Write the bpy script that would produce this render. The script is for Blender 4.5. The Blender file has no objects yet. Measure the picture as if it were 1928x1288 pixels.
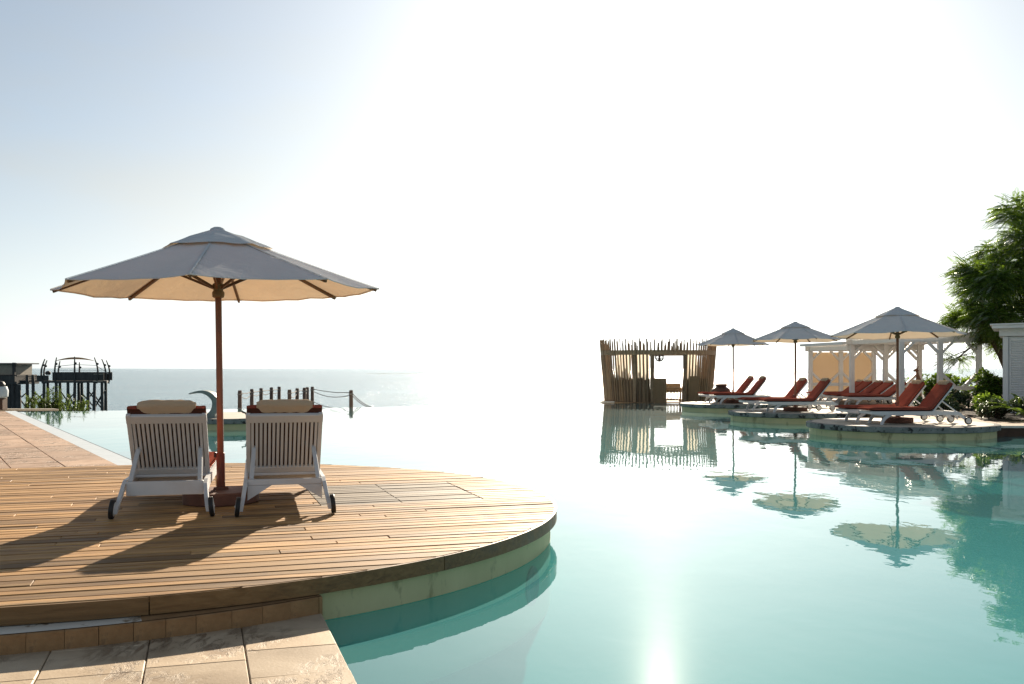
import bpy, math, random
from math import sin, cos, tan, pi, sqrt, radians as R, atan2
from mathutils import Vector, Matrix, Euler, noise as mnoise
random.seed(7)
S = bpy.context.scene
COL = S.collection

# ------------------------------------------------------------------ camera, sky, sun, exposure
F = 1874.0                      # focal length in pixels of the 1928 px wide frame
CAMZ, HZ, CX = 1.2, 693.0, 964.0
cam_d = bpy.data.cameras.new('camera')
cam = bpy.data.objects.new('camera', cam_d)
COL.objects.link(cam)
cam_d.sensor_width = 36
cam_d.lens = 36 * F / 1928
cam_d.shift_y = 49 / 1928
cam_d.clip_start, cam_d.clip_end = 0.1, 30000
cam.location = (0, 0, CAMZ)
cam.rotation_euler = (R(90), 0, 0)
S.camera = cam

SUN_EL, SUN_AZ = 19.5, 8.5      # degrees; azimuth is measured from +Y towards +X
w = bpy.data.worlds.new('World')
S.world = w
w.use_nodes = True
nt = w.node_tree
nt.nodes.clear()
wo = nt.nodes.new('ShaderNodeOutputWorld')
bg = nt.nodes.new('ShaderNodeBackground')
sky = nt.nodes.new('ShaderNodeTexSky')
sky.sky_type = 'NISHITA'
sky.sun_disc = False
sky.sun_elevation = R(SUN_EL)
sky.sun_rotation = R(SUN_AZ)
sky.air_density, sky.dust_density, sky.ozone_density = .8, 0.7, 3.0
sky.altitude = 0
bg.inputs['Strength'].default_value = 0.088
# thin veil of high cloud: noise on the sky direction, whitening the blue a little
tc = nt.nodes.new('ShaderNodeTexCoord')
mp = nt.nodes.new('ShaderNodeMapping')
mp.inputs['Scale'].default_value = (1.2, 1.2, 4.0)
nz = nt.nodes.new('ShaderNodeTexNoise')
nz.inputs['Scale'].default_value = 1.6
nz.inputs['Detail'].default_value = 7
nz.inputs['Roughness'].default_value = 0.55
cr = nt.nodes.new('ShaderNodeMapRange')
cr.inputs[1].default_value, cr.inputs[2].default_value = 0.40, 0.72
cr.inputs[3].default_value, cr.inputs[4].default_value = 0.4, 0.95
bw = nt.nodes.new('ShaderNodeRGBToBW')
mul = nt.nodes.new('ShaderNodeMixRGB')
mul.blend_type = 'MULTIPLY'
mul.inputs[0].default_value = 1
mul.inputs[2].default_value = (.94, .97, 1.0, 1)
mix = nt.nodes.new('ShaderNodeMixRGB')
L = nt.links.new
gam = nt.nodes.new('ShaderNodeGamma')       # the veil evens out the clear-sky contrast
gam.inputs[1].default_value = 0.76
L(tc.outputs['Generated'], mp.inputs[0]); L(mp.outputs[0], nz.inputs['Vector'])
sep = nt.nodes.new('ShaderNodeSeparateXYZ')       # sea haze whitens the lowest part of the sky all round
lowz = nt.nodes.new('ShaderNodeMapRange')
lowz.inputs[1].default_value, lowz.inputs[2].default_value = 0.0, 0.22
lowz.inputs[3].default_value, lowz.inputs[4].default_value = 0.95, 0.0
mx = nt.nodes.new('ShaderNodeMath'); mx.operation = 'MAXIMUM'
L(tc.outputs['Generated'], sep.inputs[0]); L(sep.outputs[2], lowz.inputs[0])
L(nz.outputs[0], cr.inputs[0]); L(cr.outputs[0], mx.inputs[0]); L(lowz.outputs[0], mx.inputs[1]); L(mx.outputs[0], mix.inputs[0])
L(sky.outputs[0], gam.inputs[0]); L(gam.outputs[0], bw.inputs[0]); L(bw.outputs[0], mul.inputs[1])
L(gam.outputs[0], mix.inputs[1]); L(mul.outputs[0], mix.inputs[2])
tint = nt.nodes.new('ShaderNodeMixRGB'); tint.blend_type = 'MULTIPLY'; tint.inputs[0].default_value = 1
tint.inputs[2].default_value = (1.0, 1.015, .97, 1)
L(mix.outputs[0], tint.inputs[1]); L(tint.outputs[0], bg.inputs[0]); L(bg.outputs[0], wo.inputs[0])

sd = bpy.data.lights.new('sun', 'SUN')
sd.energy = 5.0
sd.angle = R(0.53)
sd.color = (1.0, 0.86, 0.68)
sun = bpy.data.objects.new('sun', sd)
COL.objects.link(sun)
sdir = Vector((sin(R(SUN_AZ)) * cos(R(SUN_EL)), cos(R(SUN_AZ)) * cos(R(SUN_EL)), sin(R(SUN_EL))))
sun.rotation_euler = sdir.to_track_quat('Z', 'Y').to_euler()
sun.location = sdir * 60

S.view_settings.view_transform = 'Standard'
S.view_settings.look = 'None'
S.view_settings.exposure = 1.2
S.view_settings.gamma = 1
S.view_settings.use_curve_mapping = False
S.render.engine = 'CYCLES'
S.cycles.use_denoising = True
S.cycles.max_bounces = 10
S.cycles.transparent_max_bounces = 24
S.cycles.sample_clamp_indirect = 6
S.cycles.caustics_reflective = False
S.cycles.caustics_refractive = False

# ------------------------------------------------------------------ helpers
def at(x, y, Y):
    "point at depth Y seen at photograph pixel (x, y)"
    return Vector(((x - CX) * Y / F, Y, CAMZ - (y - HZ) * Y / F))

class MB:
    "collects shapes into one mesh"
    def __init__(self): self.v = []; self.f = []
    def add(self, vs, fs):
        b = len(self.v)
        self.v += [tuple(p) for p in vs]
        self.f += [tuple(i + b for i in f) for f in fs]
        return self
    def box(self, c, s, M=None, bev=0.0):
        hx, hy, hz = s[0] / 2, s[1] / 2, s[2] / 2
        M = M or Matrix()
        c = Vector(c)
        if bev <= 0:
            vs = [c + M @ Vector((x, y, z)) for x in (-hx, hx) for y in (-hy, hy) for z in (-hz, hz)]
            return self.add(vs, [(0, 1, 3, 2), (4, 6, 7, 5), (0, 4, 5, 1), (2, 3, 7, 6), (0, 2, 6, 4), (1, 5, 7, 3)])
        b = min(bev, hx * .45, hy * .45, hz * .45)
        rings = [(-hz, b), (-hz + b, 0), (hz - b, 0), (hz, b)]
        vs = []
        for z, i in rings:
            x, y = hx - i, hy - i
            k = b if i == 0 else 0.0
            for px, py in ((-x, -y + k), (-x + k, -y), (x - k, -y), (x, -y + k), (x, y - k), (x - k, y), (-x + k, y), (-x, y - k)):
                vs.append(c + M @ Vector((px, py, z)))
        fs = [tuple(range(7, -1, -1)), tuple(range(24, 32))]
        for r in range(3):
            for k in range(8):
                a, d = r * 8 + k, r * 8 + (k + 1) % 8
                fs.append((a, d, d + 8, a + 8))
        return self.add(vs, fs)
    def bar(self, p, q, wx, wy, up=(0, 0, 1), bev=0.0):
        "rectangular bar from p to q; wx across, wy along up"
        p, q = Vector(p), Vector(q)
        d = (q - p); l = d.length; d.normalize()
        up = Vector(up)
        if abs(d.dot(up)) > .98: up = Vector((0, 1, 0))
        x = d.cross(up).normalized(); y = x.cross(d)
        M = Matrix((x, d, y)).transposed()
        return self.box((p + q) / 2, (wx, l, wy), M, bev)
    def tube(self, pts, rad, n=8, cap=True):
        pts = [Vector(p) for p in pts]
        if not hasattr(rad, '__len__'): rad = [rad] * len(pts)
        vs = []; fs = []
        prev = None
        for i, p in enumerate(pts):
            d = (pts[min(i + 1, len(pts) - 1)] - pts[max(i - 1, 0)]).normalized()
            if prev is None:
                a = Vector((0, 0, 1)) if abs(d.z) < .9 else Vector((1, 0, 0))
                x = d.cross(a).normalized()
            else:
                x = (prev - d * prev.dot(d)).normalized()
            prev = x
            y = d.cross(x)
            for k in range(n):
                t = 2 * pi * k / n
                vs.append(p + (x * cos(t) + y * sin(t)) * rad[i])
        for i in range(len(pts) - 1):
            for k in range(n):
                a, b = i * n + k, i * n + (k + 1) % n
                fs.append((a, b, b + n, a + n))
        if cap:
            fs.append(tuple(range(n - 1, -1, -1)))
            fs.append(tuple((len(pts) - 1) * n + k for k in range(n)))
        return self.add(vs, fs)
    def lathe(self, prof, c=(0, 0, 0), n=24, M=None, cap=True):
        M = M or Matrix()
        c = Vector(c)
        vs = []; fs = []
        for r, z in prof:
            for k in range(n):
                t = 2 * pi * k / n
                vs.append(c + M @ Vector((r * cos(t), r * sin(t), z)))
        for i in range(len(prof) - 1):
            for k in range(n):
                a, b = i * n + k, i * n + (k + 1) % n
                fs.append((a, b, b + n, a + n))
        if cap:
            fs.append(tuple(range(n - 1, -1, -1)))
            fs.append(tuple((len(prof) - 1) * n + k for k in range(n)))
        return self.add(vs, fs)
    def prism(self, poly, z0, z1, M=None):
        "polygon (x, y) extruded in z, optionally moved by a 4x4"
        n = len(poly)
        M = M or Matrix.Identity(4)
        vs = [M @ Vector((x, y, z0)) for x, y in poly] + [M @ Vector((x, y, z1)) for x, y in poly]
        fs = [tuple(range(n - 1, -1, -1)), tuple(range(n, 2 * n))]
        fs += [(i, (i + 1) % n, (i + 1) % n + n, i + n) for i in range(n)]
        return self.add(vs, fs)
    def sheet(self, poly, z):
        return self.add([(x, y, z) for x, y in poly], [tuple(range(len(poly)))])
    def grid(self, pts, nu, nv):
        fs = [(i * nv + j, i * nv + j + 1, (i + 1) * nv + j + 1, (i + 1) * nv + j) for i in range(nu - 1) for j in range(nv - 1)]
        return self.add(pts, fs)
    def mesh(self, name, m, smooth=False):
        me = bpy.data.meshes.new(name)
        me.from_pydata(self.v, [], self.f)
        me.materials.append(m)
        me.validate()
        if smooth:
            me.polygons.foreach_set('use_smooth', [True] * len(me.polygons))
            if smooth != 'all':
                try: me.set_sharp_from_angle(angle=R(38))
                except Exception: pass
        me.update()
        return me
    def build(self, name, m, parent=None, smooth=False, loc=None):
        return inst(name, self.mesh(name, m, smooth), parent, loc)

def inst(name, me, parent=None, loc=None, rot=None, scale=None):
    o = bpy.data.objects.new(name, me)
    COL.objects.link(o)
    if parent: o.parent = parent
    if loc is not None: o.location = loc
    if rot is not None: o.rotation_euler = rot
    if scale is not None: o.scale = scale
    return o

def tag(o, label=None, cat=None, group=None, kind=None):
    if label: o['label'] = label
    if cat: o['category'] = cat
    if group: o['group'] = group
    if kind: o['kind'] = kind
    return o

def thing(name, label, cat, loc=(0, 0, 0), rz=0.0, group=None):
    o = bpy.data.objects.new(name, None)
    COL.objects.link(o)
    o.location = loc
    o.rotation_euler = (0, 0, rz)
    o.empty_display_size = .2
    return tag(o, label, cat, group)

def structure(name, loc=(0, 0, 0), rz=0.0):
    o = bpy.data.objects.new(name, None)
    COL.objects.link(o)
    o.location = loc
    o.rotation_euler = (0, 0, rz)
    return tag(o, kind='structure')

KIDS = {}
def copy_thing(root, loc, rz, label, group=None):
    def rec(o, parent):
        c = o.copy()
        COL.objects.link(c)
        if parent: c.parent = parent
        for ch in [k for k in kids_of(o)]:
            rec(ch, c)
        return c
    r = rec(root, None)
    r.location = loc
    r.rotation_euler = (0, 0, rz)
    r['label'] = label
    if group: r['group'] = group
    return r
def kids_of(o):
    if o.name not in KIDS: KIDS[o.name] = list(o.children)
    return KIDS[o.name]

# ------------------------------------------------------------------ materials
class NT:
    def __init__(self, name):
        self.m = bpy.data.materials.new(name)
        self.m.use_nodes = True
        self.t = self.m.node_tree
        self.t.nodes.clear()
        self.out = self.n('OutputMaterial')
    def n(self, kind, **kw):
        nd = self.t.nodes.new('ShaderNode' + kind)
        for k, v in kw.items(): setattr(nd, k, v)
        return nd
    def l(self, a, b): self.t.links.new(a, b)
    def coord(self, src='Object', scale=(1, 1, 1), rot=(0, 0, 0)):
        if src == 'World':
            g = self.n('NewGeometry').outputs['Position']
        else:
            g = self.n('TexCoord').outputs[src]
        m = self.n('Mapping')
        m.inputs['Scale'].default_value = scale
        m.inputs['Rotation'].default_value = rot
        self.l(g, m.inputs[0])
        return m.outputs[0]
    def noise(self, vec, scale, detail=4, rough=.55, dist=0.0):
        q = self.n('TexNoise')
        q.inputs['Scale'].default_value = scale
        q.inputs['Detail'].default_value = detail
        q.inputs['Roughness'].default_value = rough
        q.inputs['Distortion'].default_value = dist
        self.l(vec, q.inputs['Vector'])
        return q.outputs[0]
    def ramp(self, fac, stops):
        q = self.n('ValToRGB')
        e = q.color_ramp.elements
        while len(e) < len(stops): e.new(.5)
        for el, (p, c) in zip(e, stops):
            el.position = p
            el.color = (*c, 1) if len(c) == 3 else c
        self.l(fac, q.inputs[0])
        return q.outputs[0]
    def mix(self, fac, a, b, mode='MIX'):
        q = self.n('MixRGB', blend_type=mode)
        for i, v in ((0, fac), (1, a), (2, b)):
            if hasattr(v, 'links'): self.l(v, q.inputs[i])
            elif i == 0: q.inputs[0].default_value = v
            else: q.inputs[i].default_value = (*v, 1) if len(v) == 3 else v
        return q.outputs[0]
    def rng(self, fac, a, b, c=0.0, d=1.0):
        q = self.n('MapRange')
        for i, v in ((1, a), (2, b), (3, c), (4, d)): q.inputs[i].default_value = v
        self.l(fac, q.inputs[0])
        return q.outputs[0]
    def math(self, op, a, b=0.0):
        q = self.n('Math', operation=op)
        for i, v in ((0, a), (1, b)):
            if hasattr(v, 'links'): self.l(v, q.inputs[i])
            else: q.inputs[i].default_value = v
        return q.outputs[0]
    def bump(self, h, strength=.3, dist=.01, normal=None):
        q = self.n('Bump')
        q.inputs['Strength'].default_value = strength
        q.inputs['Distance'].default_value = dist
        self.l(h, q.inputs['Height'])
        if normal is not None: self.l(normal, q.inputs['Normal'])
        return q.outputs[0]
    def principled(self, col, rough=.5, normal=None, spec=.5, metal=0.0):
        q = self.n('BsdfPrincipled')
        if hasattr(col, 'links'): self.l(col, q.inputs['Base Color'])
        else: q.inputs['Base Color'].default_value = (*col, 1)
        if hasattr(rough, 'links'): self.l(rough, q.inputs['Roughness'])
        else: q.inputs['Roughness'].default_value = rough
        q.inputs['Specular IOR Level'].default_value = spec
        q.inputs['Metallic'].default_value = metal
        if normal is not None: self.l(normal, q.inputs['Normal'])
        return q.outputs[0]
    def done(self, sh):
        self.l(sh, self.out.inputs[0])
        return self.m

def rough_mat(name, c1, c2, scale=6, rough=.6, bump=.25, bdist=.004, spots=None, spec=.4, src='Object', stretch=(1, 1, 1), spot_scale=5, spot_lo=.6, spot_hi=.72):
    t = NT(name)
    v = t.coord(src, stretch)
    n1 = t.noise(v, scale, 6, .6)
    col = t.ramp(n1, [(.3, c1), (.7, c2)])
    if spots:
        n2 = t.noise(v, spot_scale, 5, .65)
        col = t.mix(t.rng(n2, spot_lo, spot_hi), col, spots)
    n3 = t.noise(v, scale * 7, 4, .6)
    return t.done(t.principled(col, rough, t.bump(n3, bump, bdist), spec))

def wood_mat(name, dark, mid, light, grain=(1.6, 34, 34), rough=(.38, .62), stain=None, varia=.35, bump=.35, spec=.4):
    "grain runs along local x; each piece gets its own tone"
    t = NT(name)
    oi = t.n('ObjectInfo')
    tcn = t.n('TexCoord').outputs['Object']
    add = t.n('VectorMath', operation='ADD')
    comb = t.n('CombineXYZ')
    r10 = t.math('MULTIPLY', oi.outputs['Random'], 37.0)
    t.l(r10, comb.inputs[0]); t.l(r10, comb.inputs[1])
    t.l(tcn, add.inputs[0]); t.l(comb.outputs[0], add.inputs[1])
    m = t.n('Mapping'); m.inputs['Scale'].default_value = grain
    t.l(add.outputs[0], m.inputs[0])
    n1 = t.noise(m.outputs[0], 1.0, 7, .62, .8)
    m2 = t.n('Mapping'); m2.inputs['Scale'].default_value = (.9, 4, 4)
    t.l(add.outputs[0], m2.inputs[0])
    n2 = t.noise(m2.outputs[0], 1.3, 4, .6, .4)
    f = t.math('ADD', t.math('MULTIPLY', n1, .6), t.math('MULTIPLY', n2, .4))
    col = t.ramp(f, [(.34, dark), (.5, mid), (.66, light)])
    tone = t.ramp(oi.outputs['Random'], [(0, (1 - varia,) * 3), (.5, (1.0, .98, .95)), (1, (1 + varia * .55, 1 + varia * .5, 1 + varia * .42))])
    col = t.mix(1.0, col, tone, 'MULTIPLY')
    hgt = n1
    if stain:
        v = t.coord('World')
        s = t.noise(v, 1.1, 6, .68, .6)
        col = t.mix(t.rng(s, .58, .74, 0, .75), col, stain)
        # long dark weather streaks and small pale scuffs
        m3 = t.n('Mapping'); m3.inputs['Scale'].default_value = (.55, 11, 11)
        t.l(add.outputs[0], m3.inputs[0])
        s2 = t.noise(m3.outputs[0], 1.0, 5, .7, 1.0)
        col = t.mix(t.rng(s2, .54, .70, 0, .75), col, (.10, .075, .055))
        m4 = t.n('Mapping'); m4.inputs['Scale'].default_value = (4, 26, 26)
        t.l(add.outputs[0], m4.inputs[0])
        s3 = t.noise(m4.outputs[0], 1.0, 5, .6, .5)
        col = t.mix(t.rng(s3, .70, .76, 0, .55), col, (.55, .48, .40))
    rg = t.rng(n2, .3, .7, rough[0], rough[1])
    return t.done(t.principled(col, rg, t.bump(hgt, bump, .004), spec))

def paint_mat(name, col, dirt, rough=.45, amount=.5, src='Object'):
    t = NT(name)
    v = t.coord(src)
    n1 = t.noise(v, 3.5, 7, .65, .3)
    n2 = t.noise(v, 30, 4, .6)
    c = t.mix(t.rng(n1, .5, .8, 0, amount), col, dirt)
    return t.done(t.principled(c, rough, t.bump(n2, .12, .002), .45))

def leaf_mat(name, c1, c2, tr, f=.4, gloss=.12):
    t = NT(name)
    g = t.n('NewGeometry')
    col = t.mix(g.outputs['Random Per Island'], c1, c2)
    d = t.n('BsdfDiffuse'); t.l(col, d.inputs[0])
    tl = t.n('BsdfTranslucent')
    t.l(t.mix(g.outputs['Random Per Island'], tr, tuple(x * 1.6 for x in tr)), tl.inputs[0])
    ms = t.n('MixShader'); ms.inputs[0].default_value = f
    t.l(d.outputs[0], ms.inputs[1]); t.l(tl.outputs[0], ms.inputs[2])
    gl = t.n('BsdfGlossy'); gl.inputs['Roughness'].default_value = .38
    gl.inputs[0].default_value = (.9, .95, .9, 1)
    fr = t.n('Fresnel'); fr.inputs[0].default_value = 1.35
    m2 = t.n('MixShader')
    t.l(t.math('MULTIPLY', fr.outputs[0], gloss * 6), m2.inputs[0])
    t.l(ms.outputs[0], m2.inputs[1]); t.l(gl.outputs[0], m2.inputs[2])
    return t.done(m2.outputs[0])

def fabric_mat(name, col, trans, f=.3, scale=160, wrinkle=.5, dirt=None):
    t = NT(name)
    v = t.coord('Object')
    n0 = t.noise(v, 2.2, 5, .6, .4)
    c = t.mix(t.rng(n0, .35, .75, 0, .5), col, dirt or tuple(x * .82 for x in col))
    nb = t.noise(v, scale, 2, .5)
    nw = t.noise(v, 5.5, 4, .55, .6)
    bb = t.bump(nb, .18, .001, t.bump(nw, wrinkle, .02))
    d = t.n('BsdfDiffuse'); t.l(c, d.inputs[0]); t.l(bb, d.inputs['Normal'])
    d.inputs['Roughness'].default_value = .6
    if f <= 0: return t.done(d.outputs[0])
    tl = t.n('BsdfTranslucent'); tl.inputs[0].default_value = (*trans, 1); t.l(bb, tl.inputs['Normal'])
    ms = t.n('MixShader'); ms.inputs[0].default_value = f
    t.l(d.outputs[0], ms.inputs[1]); t.l(tl.outputs[0], ms.inputs[2])
    return t.done(ms.outputs[0])

M_deck = wood_mat('deck_wood', (.17, .085, .031), (.39, .225, .092), (.57, .36, .165), stain=(.14, .085, .05), varia=.5, rough=(.6, .8), spec=.2)
M_hatch = wood_mat('weathered_hatch_wood', (.09, .07, .05), (.16, .125, .085), (.25, .20, .14), stain=(.07, .06, .05), varia=.3, rough=(.6, .8), spec=.2)
M_fascia = wood_mat('fascia_wood', (.10, .052, .018), (.19, .105, .038), (.27, .16, .068), varia=.2)
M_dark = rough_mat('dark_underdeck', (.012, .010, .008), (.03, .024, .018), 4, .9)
M_pool_wall = rough_mat('pool_plaster', (.60, .54, .29), (.72, .65, .37), 2.5, .7, .25, .004, spots=(.27, .22, .11), spot_scale=4.5, spot_lo=.56, spot_hi=.72, src='World', stretch=(1, 1, .45))
M_tile = rough_mat('turquoise_pool_finish', (.05, .37, .38), (.07, .42, .435), .8, .9, .1, .003, src='World', spec=0.0)
M_underwall = rough_mat('teal_lit_plaster', (.24, .80, .56), (.30, .86, .62), 1.6, .6, .2, .004, src='World')  # same plaster below water, the water's teal light painted into its colour
M_brick = rough_mat('sandstone_brick', (.24, .125, .05), (.40, .235, .11), 7, .75, .5, .006, spots=(.13, .08, .045))
M_ledge = rough_mat('pale_render', (.66, .61, .52), (.78, .73, .64), 4, .7, .4, .004, spots=(.25, .18, .11), spot_lo=.58, spot_hi=.66, src='World')
def slab_mat(name, c1, c2, c3):
    t = NT(name)
    oi = t.n('ObjectInfo')
    v = t.coord('World')
    n1 = t.noise(v, 1.9, 6, .6, .5)
    col = t.ramp(n1, [(.3, c1), (.5, c2), (.72, c3)])
    tone = t.ramp(oi.outputs['Random'], [(0, (.82, .80, .78)), (1, (1.12, 1.08, 1.04))])
    col = t.mix(1, col, tone, 'MULTIPLY')
    vr = t.coord('World', (9, 3.2, 1), (0, 0, R(-17)))
    n2 = t.noise(vr, 1.2, 8, .72, .5)
    patch = t.noise(v, 1.3, 3, .5)
    crack = t.math('MULTIPLY', t.rng(n2, .48, .58), t.rng(patch, .44, .56))
    col = t.mix(t.math('MULTIPLY', crack, .75), col, (.18, .11, .065))
    n3 = t.noise(v, 60, 4, .6)
    h = t.math('SUBTRACT', t.math('MULTIPLY', n3, .2), crack)
    return t.done(t.principled(col, .62, t.bump(h, .7, .010), .2))
M_slab = slab_mat('sandstone_slab', (.34, .26, .175), (.48, .385, .275), (.60, .50, .37))
M_slabfar = slab_mat('pink_paving_slab', (.36, .24, .165), (.47, .33, .235), (.53, .39, .29))
M_joint = rough_mat('paving_joint', (.10, .08, .06), (.17, .13, .10), 20, .9)
M_gutter = rough_mat('pale_gutter_tile', (.50, .55, .58), (.60, .65, .68), 5, .5, .2)
M_rimshade = rough_mat('rim_shadow_line', (.06, .06, .065), (.11, .11, .12), 9, .5)  # dark strip painting in the shadow gap along the water's edge
M_white = paint_mat('white_paint', (.62, .635, .65), (.42, .39, .35), .42, .4)
M_pergola = paint_mat('white_timber_paint', (.78, .78, .77), (.55, .52, .47), .5, .35)
M_wheel = rough_mat('black_rubber', (.012, .012, .012), (.03, .03, .03), 20, .55)
M_hub = rough_mat('white_wheel_hub', (.60, .60, .58), (.72, .72, .70), 10, .45)
M_red = fabric_mat('terracotta_canvas', (.36, .10, .07), (.4, .1, .06), .06, wrinkle=.9, dirt=(.26, .075, .055))
M_redshade = fabric_mat('shaded_cushion_underside', (.10, .045, .035), (.1, .05, .04), 0, dirt=(.07, .035, .03))  # cushion underside, colour darkened for the shade behind the back slats
M_towel = fabric_mat('cream_pad', (.62, .50, .36), (.6, .45, .3), .12, wrinkle=.8, dirt=(.5, .39, .28))
M_canvas = fabric_mat('offwhite_canvas', (.73, .77, .80), (.78, .55, .32), .2, wrinkle=.8, dirt=(.57, .62, .67))
M_pole = wood_mat('varnished_pole_wood', (.12, .045, .02), (.20, .08, .035), (.28, .12, .055), grain=(30, 30, 2), varia=.1, rough=(.3, .45))
M_sleeve = rough_mat('red_oxide_metal', (.15, .045, .028), (.21, .066, .042), 10, .5, .2)
M_rib = wood_mat('rib_wood', (.09, .045, .022), (.16, .085, .04), (.22, .125, .06), varia=.1)
M_drum = rough_mat('oxblood_concrete', (.12, .052, .034), (.18, .08, .055), 6, .7, .4, spots=(.09, .05, .035))
M_brassy = rough_mat('aged_runner', (.15, .10, .045), (.24, .17, .08), 12, .5)
M_stone = rough_mat('mottled_coping_stone', (.15, .16, .15), (.31, .32, .30), 4, .75, .5, .006, spots=(.035, .035, .035), spot_scale=5, spot_lo=.54, spot_hi=.60, spec=.2)
M_stonetop = rough_mat('pale_stone_top', (.42, .37, .30), (.56, .51, .43), 2.5, .7, .3, .004, spots=(.30, .26, .21), spot_scale=1.8)
M_bank = rough_mat('brown_paving', (.30, .21, .14), (.40, .29, .20), 2, .8, .3, spots=(.22, .15, .10))
M_soil = rough_mat('dark_soil', (.035, .025, .016), (.075, .055, .035), 4, .95, .6)
M_bankwall = rough_mat('dark_brown_wall', (.06, .03, .018), (.11, .058, .034), 5, .7)
M_bamboo = wood_mat('hut_pole_wood', (.20, .125, .07), (.31, .205, .12), (.40, .28, .17), grain=(20, 20, 1.6), varia=.4)
M_mat = rough_mat('woven_panel', (.22, .135, .07), (.33, .215, .12), 16, .85, .6, stretch=(1, 1, 3))
M_curtain = fabric_mat('pale_curtain', (.70, .68, .63), (.85, .78, .66), .4, wrinkle=.8)
M_tancurtain = fabric_mat('tan_curtain', (.50, .41, .29), (.60, .48, .33), .35, wrinkle=.9)
M_blind = fabric_mat('straw_blind', (.52, .44, .34), (.66, .55, .42), .42, scale=60, wrinkle=.15)
M_grey = rough_mat('grey_rendered_shell', (.13, .17, .165), (.22, .27, .26), 5, .5, .3, spots=(.09, .11, .11))
M_iron = rough_mat('dark_metal', (.02, .02, .02), (.045, .042, .04), 14, .5)
M_pier = rough_mat('weathered_pier_timber', (.028, .028, .030), (.07, .068, .066), 3, .85, .5, stretch=(2, 2, .6))
M_pierpale = rough_mat('pale_pier_board', (.26, .23, .19), (.36, .32, .26), 4, .8, .3)
M_sail = fabric_mat('brown_shade_sail', (.24, .165, .105), (.3, .2, .12), .25)
M_glassy = rough_mat('net_mesh_grey', (.38, .40, .41), (.50, .52, .53), 12, .8)
M_rope = rough_mat('grey_rope', (.16, .15, .14), (.28, .26, .24), 40, .9)
M_post = rough_mat('rope_post_wood', (.07, .05, .04), (.15, .11, .09), 9, .85, .5, stretch=(2, 2, .5))
M_trunk = rough_mat('tree_bark', (.045, .032, .022), (.10, .075, .05), 9, .9, .7, .01, stretch=(2, 2, .7))
M_frond = leaf_mat('flame_tree_leaf', (.03, .07, .015), (.06, .11, .02), (.15, .24, .02), .43, .04)
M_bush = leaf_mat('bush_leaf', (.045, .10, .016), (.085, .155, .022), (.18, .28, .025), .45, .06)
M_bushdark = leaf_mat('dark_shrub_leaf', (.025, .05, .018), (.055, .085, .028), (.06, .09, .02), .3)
M_reed = leaf_mat('reed_leaf', (.045, .08, .02), (.08, .12, .03), (.11, .16, .03), .4, .05)
M_urn = rough_mat('dark_clay', (.06, .035, .025), (.12, .07, .05), 8, .6)
M_carved = rough_mat('carved_wood', (.16, .08, .045), (.27, .15, .09), 12, .6)

def water_mat():
    t = NT('pool_water')
    v = t.coord('World', (1.0, .55, 1))
    n1 = t.noise(v, .55, 3, .5, .3)
    n2 = t.noise(v, 3.2, 3, .5, .4)
    n3 = t.noise(v, 9.0, 2, .5, .2)
    h = t.math('ADD', t.math('ADD', t.math('MULTIPLY', n1, 1.0), t.math('MULTIPLY', n2, .16)), t.math('MULTIPLY', n3, .03))
    b = t.bump(h, .10, .10)
    gl = t.n('BsdfGlossy'); gl.inputs['Roughness'].default_value = .0
    gl.inputs[0].default_value = (1, 1, 1, 1)
    t.l(b, gl.inputs['Normal'])
    g2 = t.n('BsdfGlossy'); g2.inputs['Roughness'].default_value = .19     # fine ripples too small to model spread the sun into a sheen
    g2.inputs[0].default_value = (1, 1, 1, 1)
    gg = t.n('MixShader'); gg.inputs[0].default_value = .003
    t.l(gl.outputs[0], gg.inputs[1]); t.l(g2.outputs[0], gg.inputs[2])
    gl = gg
    tr = t.n('BsdfTransparent'); tr.inputs[0].default_value = (.50, .90, .90, 1)
    # Schlick reflectance, the same from either side of the thin sheet so that sunlight gets down to the floor
    dp = t.n('VectorMath', operation='DOT_PRODUCT')
    t.l(t.n('NewGeometry').outputs['Incoming'], dp.inputs[0]); t.l(b, dp.inputs[1])
    cosv = t.math('ABSOLUTE', dp.outputs['Value'])
    fres = t.math('ADD', t.math('MULTIPLY', t.math('POWER', t.math('SUBTRACT', 1.0, cosv), 5.0), .98), .02)
    df = t.n('BsdfDiffuse'); df.inputs[0].default_value = (.17, .48, .50, 1)   # light scattered back by the slightly milky water
    body = t.n('MixShader'); body.inputs[0].default_value = .40
    t.l(tr.outputs[0], body.inputs[1]); t.l(df.outputs[0], body.inputs[2])
    ms = t.n('MixShader')
    t.l(fres, ms.inputs[0]); t.l(body.outputs[0], ms.inputs[1]); t.l(gl.outputs[0], ms.inputs[2])
    return t.done(ms.outputs[0])
M_water = water_mat()

def sea_mat():
    t = NT('sea_water')
    v = t.coord('World', (1, 1.0, 1))
    n1 = t.noise(v, .35, 5, .6, .3)
    n2 = t.noise(v, 1.7, 3, .55)
    vb = t.coord('World', (.004, .012, 1))
    n3 = t.noise(vb, 1.0, 5, .6, .3)
    h = t.math('ADD', n1, t.math('MULTIPLY', n2, .25))
    col = t.ramp(n3, [(.35, (.03, .12, .175)), (.65, (.06, .19, .25))])
    return t.done(t.principled(col, .12, t.bump(h, .9, 1.0), .08))
M_sea = sea_mat()

# ------------------------------------------------------------------ sea, pool, ground
SEA = -4.2
WZ = -.27                                # pool water level (deck top is z = 0)
mb = MB()
ys = [-60, 0, 20, 40, 80, 160, 400, 1000, 3000, 12000]
xs = [-12000, -3000, -800, -200, -50, 50, 200, 800, 3000, 12000]
mb.grid([(x, y, SEA) for y in ys for x in xs], len(ys), len(xs))
tag(mb.build('sea', M_sea), kind='structure')

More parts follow.
